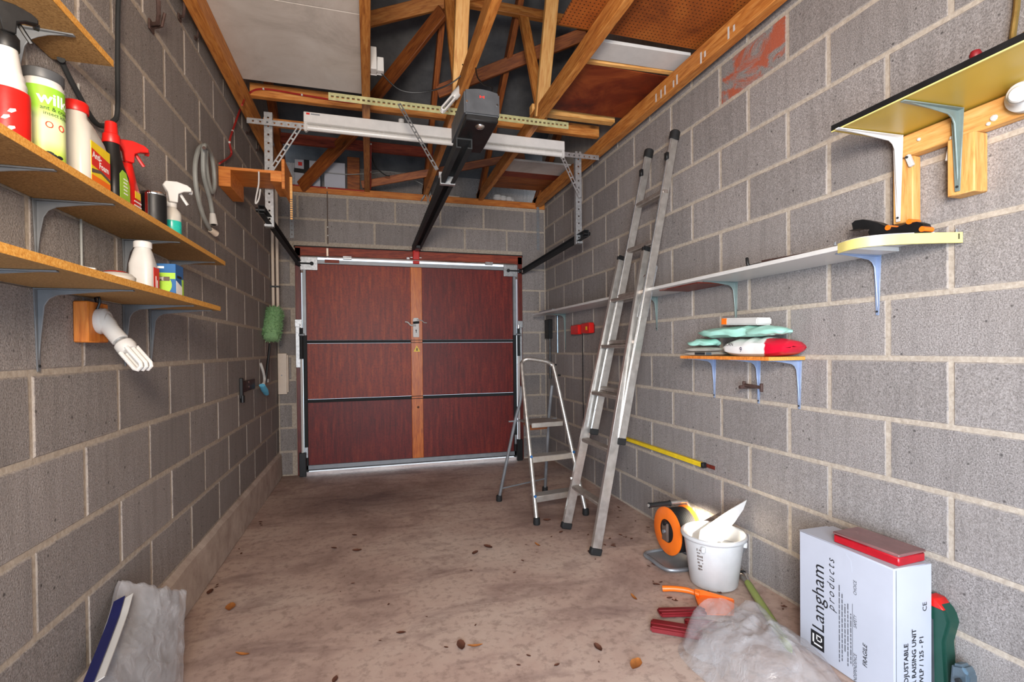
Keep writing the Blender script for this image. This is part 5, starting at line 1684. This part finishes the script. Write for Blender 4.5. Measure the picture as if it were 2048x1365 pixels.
put('upright', MB().tube(catmull([(2.515, cy, .012), (2.52, cy, .15), (2.52, cy, hz - .05), (2.505, cy, hz - .008), (2.47, cy, hz), (2.26, cy, hz)], 6), .009, 8), 'alu', rl_)
put('axle', MB().cyl((2.35, cy, cz), (2.525, cy, cz), .010, n=10), 'galv_dull', rl_)
put('handle_grip', MB().lathe([(.016, 0), (.014, .006), (.013, .02), (.013, .11), (.014, .125), (.017, .13)], (2.265, cy, hz), 14, axis=(1, 0, 0)), 'black_rubber', rl_)

# bucket with bright sheet and sponge
bc = V((2.458, 2.085, 0))
bk = thing('bucket', 'white plastic bucket standing by the right wall', 'bucket', bc)
put('pail', MB().lathe([(.100, .004), (.108, 0), (.112, .006), (.140, .225), (.152, .232), (.156, .240), (.154, .250), (.148, .253), (.141, .250), (.136, .235), (.106, .012), (.002, .010)], bc, 48), 'bucket', bk)
for a in (-2.55, -.65):
    d_ = V((math.cos(a), math.sin(a), 0))
    put('handle_lug', MB().box(bc + d_ * .143 + V((0, 0, .205)), (.02, .02, .03), Matrix.Rotation(a, 3, 'Z')), 'bucket', bk, bevel=.004)
a = -2.80
tx = MB()
for i in range(7):
    for j in range(5):
        if random.random() < .75:
            aa = a + .045 * j
            z = .10 + .016 * i
            r = .1125 + (z - .006) / .219 * .028 + .0006
            p = bc + V((r * math.cos(aa), r * math.sin(aa), z))
            tx.box(p, (.0006, .004, random.uniform(.004, .012)), Matrix.Rotation(aa, 3, 'Z'))
put('side_print', tx, 'brown_print', bk)
put('hanging_strip', MB().tube([bc + V((.13, -.06, .22)), bc + V((.128, -.055, .16)), bc + V((.12, -.05, .12))], .004, 6), 'galv_dull', bk)
g = thing('white_sheet', 'bright white offcut standing in the bucket, catching the sun', 'sheet', (2.43, 2.06, .15))
ol = [(1404, 1118), (1396, 1088), (1402, 1062), (1440, 1035), (1470, 1015), (1494, 1001), (1487, 1020), (1470, 1045), (1452, 1064), (1432, 1088), (1430, 1118)]
ol = [AY(px, py, 2.07) for px, py in ol]
put('offcut', MB().prism([(p.x, p.z) for p in ol], (0, 2.075, 0), (1, 0, 0), (0, 0, 1), .004), 'white_paint', g)
put('grey_bottle', jug((2.49, 2.02), .0125, [(0, .08, .06, .012, 0, 0), (.01, .088, .066, .014, 0, 0), (.19, .088, .066, .014, 0, 0), (.20, .08, .06, .012, 0, 0)], .5), 'charcoal', label='dark grey bottle standing inside the bucket', cat='bottle')

# orange dustpan
g = thing('orange_scoop', 'orange plastic hand scoop lying on the floor', 'scoop', (2.24, 1.98, 0))
put('handle', MB().tube(catmull([(2.153, 2.064, .020), (2.20, 2.035, .026), (2.25, 2.0, .026), (2.285, 1.965, .018)], 5), [.014] * 3 + [.013] * 8 + [.012] * 5, 10), 'orange_plastic', g)
pan = [(2.280, 1.985), (2.318, 1.975), (2.42, 1.895), (2.33, 1.790), (2.205, 1.835), (2.245, 1.930), (2.262, 1.965)]
put('pan', MB().prism(pan, (0, 0, .003), (1, 0, 0), (0, 1, 0), .004), 'orange_plastic', g)
wall_pts = [V((a_, b_, .004)) for a_, b_ in ((2.205, 1.835), (2.245, 1.930), (2.262, 1.965), (2.280, 1.985), (2.318, 1.975), (2.42, 1.895))]
vs = []
hs = [.008, .026, .032, .032, .026, .008]
for p, h in zip(wall_pts, hs):
    vs += [p, p + V((-.004, .004, h))]
put('rim', MB().add(vs, [(2 * i, 2 * i + 1, 2 * i + 3, 2 * i + 2) for i in range(5)]), 'orange_plastic', g, solid=.003)

# red strips
for k, (p, q, w, h, zz, lb) in enumerate((((2.005, 1.865, 0), (2.20, 1.815, 0), .055, .020, .030, 'dark red folded strip lying on top of the red pile'), ((1.935, 1.815, 0), (2.10, 1.700, 0), .070, .026, .014, 'wide dark red strip at the bottom of the red pile'), ((2.085, 1.795, 0), (2.20, 1.740, 0), .04, .022, .012, 'short dark red strip under the polythene sheet'))):
    g = thing('red_strip', lb, 'plastic strip', (p[0], p[1], 0), 'dark red strips by the scoop')
    put('strip', MB().beam((p[0], p[1], zz), (q[0], q[1], zz), w, h), 'red_deep', g, bevel=.006, seg=2)
    put('strip_lip', MB().beam((p[0], p[1], zz + h * .5), (q[0], q[1], zz + h * .5), w * .25, .006), 'red_deep', g, bevel=.002)

# olive breaker bar
g = thing('breaker_bar', 'steel bar tool with olive green sleeve lying on the floor', 'hand tool', (2.46, 1.76, 0))
a, b = V((2.600, 2.045, .030)), V((2.335, 1.49, .019))
d_ = (b - a).normalized()
put('sleeve', MB().tube([a + d_ * .075, a + d_ * .12, a + d_ * .40, b - d_ * .06, b - d_ * .02, b], [.015, .0165, .018, .017, .012, .003], 10), 'olive', g)
put('steel_head', MB().tube([a - d_ * .01, a + d_ * .012, a + d_ * .035, a + d_ * .08], [.014, .023, .020, .014], 10), 'chrome', g)
put('head_eye', MB().tube([a + V((0, 0, .018)) + V((math.cos(q) * .010, math.sin(q) * .010, 0)) for q in [i * math.pi / 5 for i in range(10)]], .004, 6, closed=True), 'steel_dark', g)

# tall white carton
g = thing('tall_carton', 'tall white carton standing by the right wall with printed sides', 'box', (2.52, 1.36, 0))
bx0, bx1, by0, by1, bh = 2.432, 2.600, 1.182, 1.545, .450
put('carton_body', MB().bb((bx0, by0, 0), (bx1, by1, bh)), 'card_white', g, bevel=.002)
put('lid_flap', MB().bb((bx0 - .001, by0 - .001, bh), (bx1 - .03, by1 + .001, bh + .003)), 'card_white', g, bevel=.001)
put('end_seam', MB().bb((bx0 + .008, by0 - .0012, .01), (bx0 + .0095, by0, bh - .004)), 'galv_dull', g)
put('tape_patch', MB().prism([(0, 0), (.035, .005), (.03, .045), (.012, .06), (.004, .05)], (bx0 - .0004, 1.36, bh - .075), (0, -1, 0), (0, 0, 1), -.0008), 'card_white', g)
UPZ, LEFT = (0, 0, 1), (0, 1, 0)
fx = bx0 - .0006
text('Langham', g, (fx, 1.437, .098), UPZ, LEFT, .074, 'ink', shear=.05, width=.98)
text('products', g, (fx, 1.394, .205), UPZ, LEFT, .043, 'ink', shear=.28, gap=1.45, width=.85)
blk = MB().bb((fx - .0001, 1.437, .030), (fx + .0005, 1.494, .092))
put('logo_block', blk, 'ink', g)
lg = MB()
for (a0, b0_, a1, b1_) in ((1.480, .042, 1.486, .080), (1.445, .042, 1.486, .048), (1.446, .060, 1.470, .064), (1.446, .060, 1.450, .082), (1.466, .060, 1.470, .076), (1.446, .078, 1.470, .082)):
    lg.bb((fx - .0008, a0, b0_), (fx - .0001, a1, b1_))
put('logo_lines', lg, 'white_ink', g)
for y, z0, z1 in ((1.3745, .035, .315), (1.3635, .045, .290), (1.3525, .085, .255), (1.3415, .040, .262), (1.3305, .055, .232)):
    ln = MB()                                                   # small print, too fine to read in the photograph
    z = z0
    while z < z1:
        L_ = min(random.uniform(.008, .026), z1 - z)
        ln.bb((fx - .0001, y - .0018, z), (fx + .0005, y + .0018, z + L_))
        z += L_ + .0035
    put('small_print', ln, 'grey_ink', g)
put('print_rule', MB().bb((fx - .0001, 1.3235, .05), (fx + .0005, 1.3245, .27)), 'ink', g)
for s_, z in (('INDEPENDENCE', -.02), ('SAFETY', .17), ('CHOICE', .285)):
    text(s_, g, (fx, 1.309, z + .02), UPZ, LEFT, .017, 'ink', shear=.15, width=.8)
text('FRAGILE', g, (fx, 1.272, .075), UPZ, LEFT, .021, 'ink', shear=.2, bold=.0003)
fy = by0 - .0014
lf_ = (-1, 0, 0)
text('ADJUSTABLE', g, (2.492, fy, .055), UPZ, lf_, .026, 'ink', bold=.0004)
text('CHAIR RAISING UNIT', g, (2.527, fy, -.02 + .02), UPZ, lf_, .026, 'ink', bold=.0004, width=.98)
text('WLP / 125 - P1', g, (2.560, fy, .055), UPZ, lf_, .026, 'ink', bold=.0003)
text('CE', g, (2.575, fy, .295), UPZ, lf_, .026, 'ink')

# red case on top of the carton
g = thing('red_case', 'flat red case with clear lid lying on the tall carton', 'case', (2.52, 1.29, bh + .0035))
Rz = Matrix.Rotation(.06, 3, 'Z')
put('case_tray', MB().box((2.517, 1.302, bh + .0185), (.128, .225, .030), Rz), 'crimson', g, bevel=.004)
put('case_lid', MB().box((2.517, 1.302, bh + .0385), (.132, .229, .010), Rz), 'brown_print', g, bevel=.003).data.materials[0] = plain('smoky_lid', '#7d5654', .2)
put('case_catch', MB().box((2.452, 1.302, bh + .026), (.003, .03, .010), Rz), 'crimson', g)

# green machine case behind the carton
g = thing('green_case', 'dark green tool case with red catch behind the tall carton', 'tool case', (2.62, 1.1, 0))
gx = 2.632
pts = [AX(1840, 1205, gx), AX(1868, 1199, gx), AX(1893, 1222, gx), AX(1902, 1245, gx), AX(1900, 1280, gx), AX(1890, 1320, gx), AX(1886, 1400, gx)]
prof_ = [(p.y, p.z) for p in pts]
outer = [(1.30, .33), (1.24, .335), (1.18, .330)]
put('case_shell', MB().prism([(1.140, .015), (1.150, .20), (1.135, .27), (1.145, .305), (1.175, .330), (1.38, .330), (1.40, .30), (1.40, .015)], (W - .058, 0, 0), (0, 1, 0), (0, 0, 1), .054), 'green_dark', g, bevel=.008, seg=2)
put('case_inset', MB().prism([(1.178, .03), (1.182, .262), (1.37, .28), (1.38, .03)], (W - .060, 0, 0), (0, 1, 0), (0, 0, 1), .004), 'charcoal', g)
put('red_catch', MB().prism([(1.150, .306), (1.176, .334), (1.205, .334), (1.192, .304)], (W - .061, 0, 0), (0, 1, 0), (0, 0, 1), .050), 'red_plastic', g, bevel=.002)
put('rubber_foot', MB().bb((W - .055, 1.15, 0), (W - .01, 1.19, .016)), 'black_rubber', g)
put('rubber_foot', MB().bb((W - .055, 1.34, 0), (W - .01, 1.38, .016)), 'black_rubber', g)
g = thing('grey_stand', 'blue-grey metal clamp foot at the bottom right corner', 'clamp', (2.60, 1.06, 0))
q = AX(1915, 1335, 2.585)
put('foot_block', MB().prism([(-.03, -.15), (.03, -.15), (.02, .0), (-.012, .012), (-.03, -.01)], (q.x, q.y, q.z), (0, 1, 0), (0, 0, 1), .045), 'bluegrey_metal', g, bevel=.008, seg=2)
put('foot_lever', MB().beam((q.x - .01, q.y - .005, q.z - .03), (q.x - .03, q.y - .07, q.z - .11), .012, .02), 'steel_dark', g, bevel=.003)
put('foot_base', MB().bb((q.x - .03, q.y - .06, 0), (q.x + .05, q.y + .05, q.z - .14)), 'bluegrey_metal', g, bevel=.004)

# ------------------------------------------------------------------ polythene
g = thing('polythene_sheet', 'crumpled clear polythene sheet heaped beside the tall carton', 'plastic sheet', (2.12, 1.5, 0))
def heap(u, v):
    a = u * 2 * math.pi
    r = v
    x = 2.150 + (.235 + .03 * math.sin(3 * a + 1)) * r * math.cos(a)
    y = 1.42 + (.33 + .04 * math.sin(2 * a + 2)) * r * math.sin(a)
    e = max(0, 1 - r ** 2.2)
    h = .155 * e + .035 * noise.noise(V((x * 9, y * 7, 1))) * (e ** .5 + .25 * (1 - e)) + .040 * (.5 - abs(noise.noise(V((x * 12, y * 12, 5))))) * (.25 + e) + .016 * (.5 - abs(noise.noise(V((x * 30, y * 26, 8))))) * (.3 + e)
    h += .10 * math.exp(-((x - 2.26) / .07) ** 2 - ((y - 1.62) / .08) ** 2)
    return V((x, y, max(.004, h)))
put('film', MB().grid(heap, 56, 26), 'polythene', g, ang=180)
put('film_fold', MB().grid(lambda u, v: V((1.98 + .30 * u + .02 * math.sin(6 * v), 1.44 + .22 * v + .04 * math.sin(4 * u), .02 + .14 * math.sin(u * 2.6) * (.5 + .5 * v) + .02 * noise.noise(V((u * 6, v * 5, 9))))), 18, 12), 'polythene', g, ang=180)

g = thing('wrapped_panel', 'polythene-wrapped panel with navy edge leaning in the left corner', 'wrapped panel', (.1, 1.85, 0))
A_, B_, C_, D_ = AX(243, 1160, .030), AX(372, 1182, .165), AX(364, 1372, .185), AX(183, 1372, .075)
def wrap(u, v, off=0):
    top = A_ + (B_ - A_) * u
    bot = D_ + (C_ - D_) * u
    p = top + (bot - top) * v
    w_ = noise.noise(V((u * 3, v * 4, 2))) * .010 + (.5 - abs(noise.noise(V((u * 6, v * 5, 4))))) * .008
    p += V((.75, -.65, 0)) * (w_ + .022 * math.sin(u * math.pi) * (1 - .3 * v))
    if v < .12:
        p.z += .02 * noise.noise(V((u * 9, 3, 1))) * (1 - v / .12)
    return p
put('wrapping', MB().grid(wrap, 28, 30), 'polythene', g, ang=180, solid=.001)
def wrap2(u, v): return wrap(u, v) + V((-.028, .045, -.004))
put('inner_board', MB().grid(lambda u, v: wrap2(u * .94 + .02, v * .96 + .05), 10, 12), 'grey_card', g, solid=.006)
e = [AX(240, 1200, .052), AX(228, 1240, .064), AX(205, 1300, .080), AX(176, 1372, .098)]
def strip(c0, c1):
    def f(u, v):
        k = min(2, int(u * 3))
        p = e[k] + (e[k + 1] - e[k]) * (u * 3 - k)
        return p + V((.022, .014, 0)) * (c0 + (c1 - c0) * v) + V((0, 0, .008 * (v)))
    return MB().grid(f, 9, 3)
put('navy_edge', strip(-.6, .5), 'navy', g, solid=.003)
put('white_edge', strip(.5, 1.3), 'white_plastic', g, solid=.003)
bl = [V((p.x, p.y, p.z)) for p in (C_, D_)]
put('panel_foot', MB().beam((.09, 1.78, .012), (.13, 1.96, .012), .04, .022), 'grey_card', g)

# ------------------------------------------------------------------ dead leaves and litter on the floor
def leaf_mesh(L, wd, curl, seed):
    mb = MB()
    n = 6
    vs = []
    for i in range(n + 1):
        t_ = i / n
        w_ = wd * math.sin(math.pi * min(1, t_ * .92 + .04)) ** .8 * (1 + .25 * noise.noise(V((t_ * 4, seed, 0))))
        for s in (-1, 0, 1):
            vs.append(V(((t_ - .5) * L, s * w_ / 2, .002 + curl * abs(s) * w_ * .6 + curl * .25 * L * (2 * t_ - 1) ** 2)))
    fs = [(i * 3 + k, i * 3 + k + 1, i * 3 + 4 + k, i * 3 + 3 + k) for i in range(n) for k in (0, 1)]
    return mb.add(vs, fs)


LM = []
for k, (L, wd, cu, mt) in enumerate(((.05, .026, .35, 'leaf'), (.040, .020, .6, 'leaf'), (.055, .030, .4, 'leaf_orange'), (.03, .014, .3, 'leaf'), (.045, .012, .5, 'leaf_orange'))):
    me = mesh_of('dead_leaf', leaf_mesh(L, wd, cu, k * 3), V((0, 0, 0)), ang=60)
    me.materials.append(MAT[mt])
    LM.append(me)
big = [(461, 1218, 2, 'orange dead leaf on the floor near the left kerb'), (485, 1312, 4, 'folded orange leaf on the floor right of the wrapped panel'), (976, 1096, 0, 'upright brown leaf on the floor left of the ladder feet'), (950, 1109, 1, 'dark curled leaf lying just left of the upright one'), (922, 1294, 0, 'flat dark leaf near the bottom middle of the floor'), (950, 1295, 4, 'pale brown leaf beside the flat dark leaf'), (1272, 1333, 2, 'small orange leaf right of the bottom middle'), (1196, 1300, 1, 'curled twig-like leaf left of the polythene sheet'), (1268, 1198, 4, 'orange peel-like curl on the floor left of the scoop'), (709, 1072, 3, 'round dark leaf spot in the middle of the floor'), (668, 1098, 3, 'small dark leaf left of the floor middle'), (714, 1104, 1, 'dark leaf with stalk in the middle of the floor'), (1094, 1043, 1, 'brown leaf against the front foot of the step ladder'), (1122, 1066, 3, 'brown leaf beside the left ladder foot'), (1075, 1092, 4, 'pale flat leaf between the two ladders'), (802, 1268, 3, 'short dark twig leaf left of the bottom middle'), (670, 1362, 3, 'brown leaf at the bottom edge of the floor'), (420, 1188, 1, 'dark leaf in the angle of the left kerb')]
for px, py, k, lb in big:
    p = AZ(px, py, .001)
    o = bpy.data.objects.new('dead_leaf', LM[k])
    COL.objects.link(o)
    o.location = (p.x, p.y, .0005)
    o.rotation_euler = (0, 0, random.uniform(0, 6.28))
    o.scale = (1.35, 1.35, 1.35)
    tag(o, lb, 'leaf', 'larger dead leaves on the floor')
random.seed(11)
cl_ = [(1285, 1052, 26, 14, 'left of the cable reel'), (1300, 1040, 18, 10, 'behind the cable reel by the right wall'), (1262, 1075, 16, 8, 'between the ladder and the cable reel'), (1215, 1090, 30, 12, 'at the right foot of the long ladder'), (1240, 1020, 20, 10, 'by the wall behind the long ladder'), (1180, 1105, 14, 8, 'touching the nearest ladder foot'), (1310, 1128, 20, 10, 'in front of the cable reel'), (1345, 1200, 14, 6, 'left of the scoop handle'), (1425, 1185, 20, 4, 'in front of the bucket'), (1310, 1170, 12, 6, 'above the end of the scoop handle'), (1160, 1075, 40, 18, 'between the feet of the long ladder'), (1080, 1100, 50, 20, 'in front of the step ladder'), (430, 1175, 14, 8, 'against the left kerb near the wrapped panel'), (520, 1050, 14, 10, 'against the far part of the left kerb'), (480, 1100, 12, 14, 'halfway along the left kerb'), (860, 1250, 120, 50, 'in the middle foreground of the floor'), (1050, 1330, 90, 25, 'at the bottom edge right of the middle'), (1000, 1150, 120, 40, 'in the open floor left of the ladders'), (1530, 1170, 20, 10, 'by the wall right of the bucket'), (1560, 1215, 14, 10, 'beside the olive bar against the wall'), (700, 1180, 150, 60, 'in the open floor towards the left')]
i = 0
for px, py, sx, sy, where in cl_:
    for _ in range(4):
        p = AZ(px + random.gauss(0, sx * .6), py + random.gauss(0, sy * .6), .001)
        if not (.06 < p.x < W - .04) or p.y < .9:
            continue
        o = bpy.data.objects.new('leaf_crumb', LM[random.choice((0, 1, 3, 3))])
        COL.objects.link(o)
        s_ = random.uniform(.3, .75)
        o.location = (p.x, p.y, .0006)
        o.rotation_euler = (0, 0, random.uniform(0, 6.28))
        o.scale = (s_, s_, s_)
        tag(o, 'small brown crumb of dead leaf ' + where, 'leaf', 'crumbs of dead leaf on the floor')
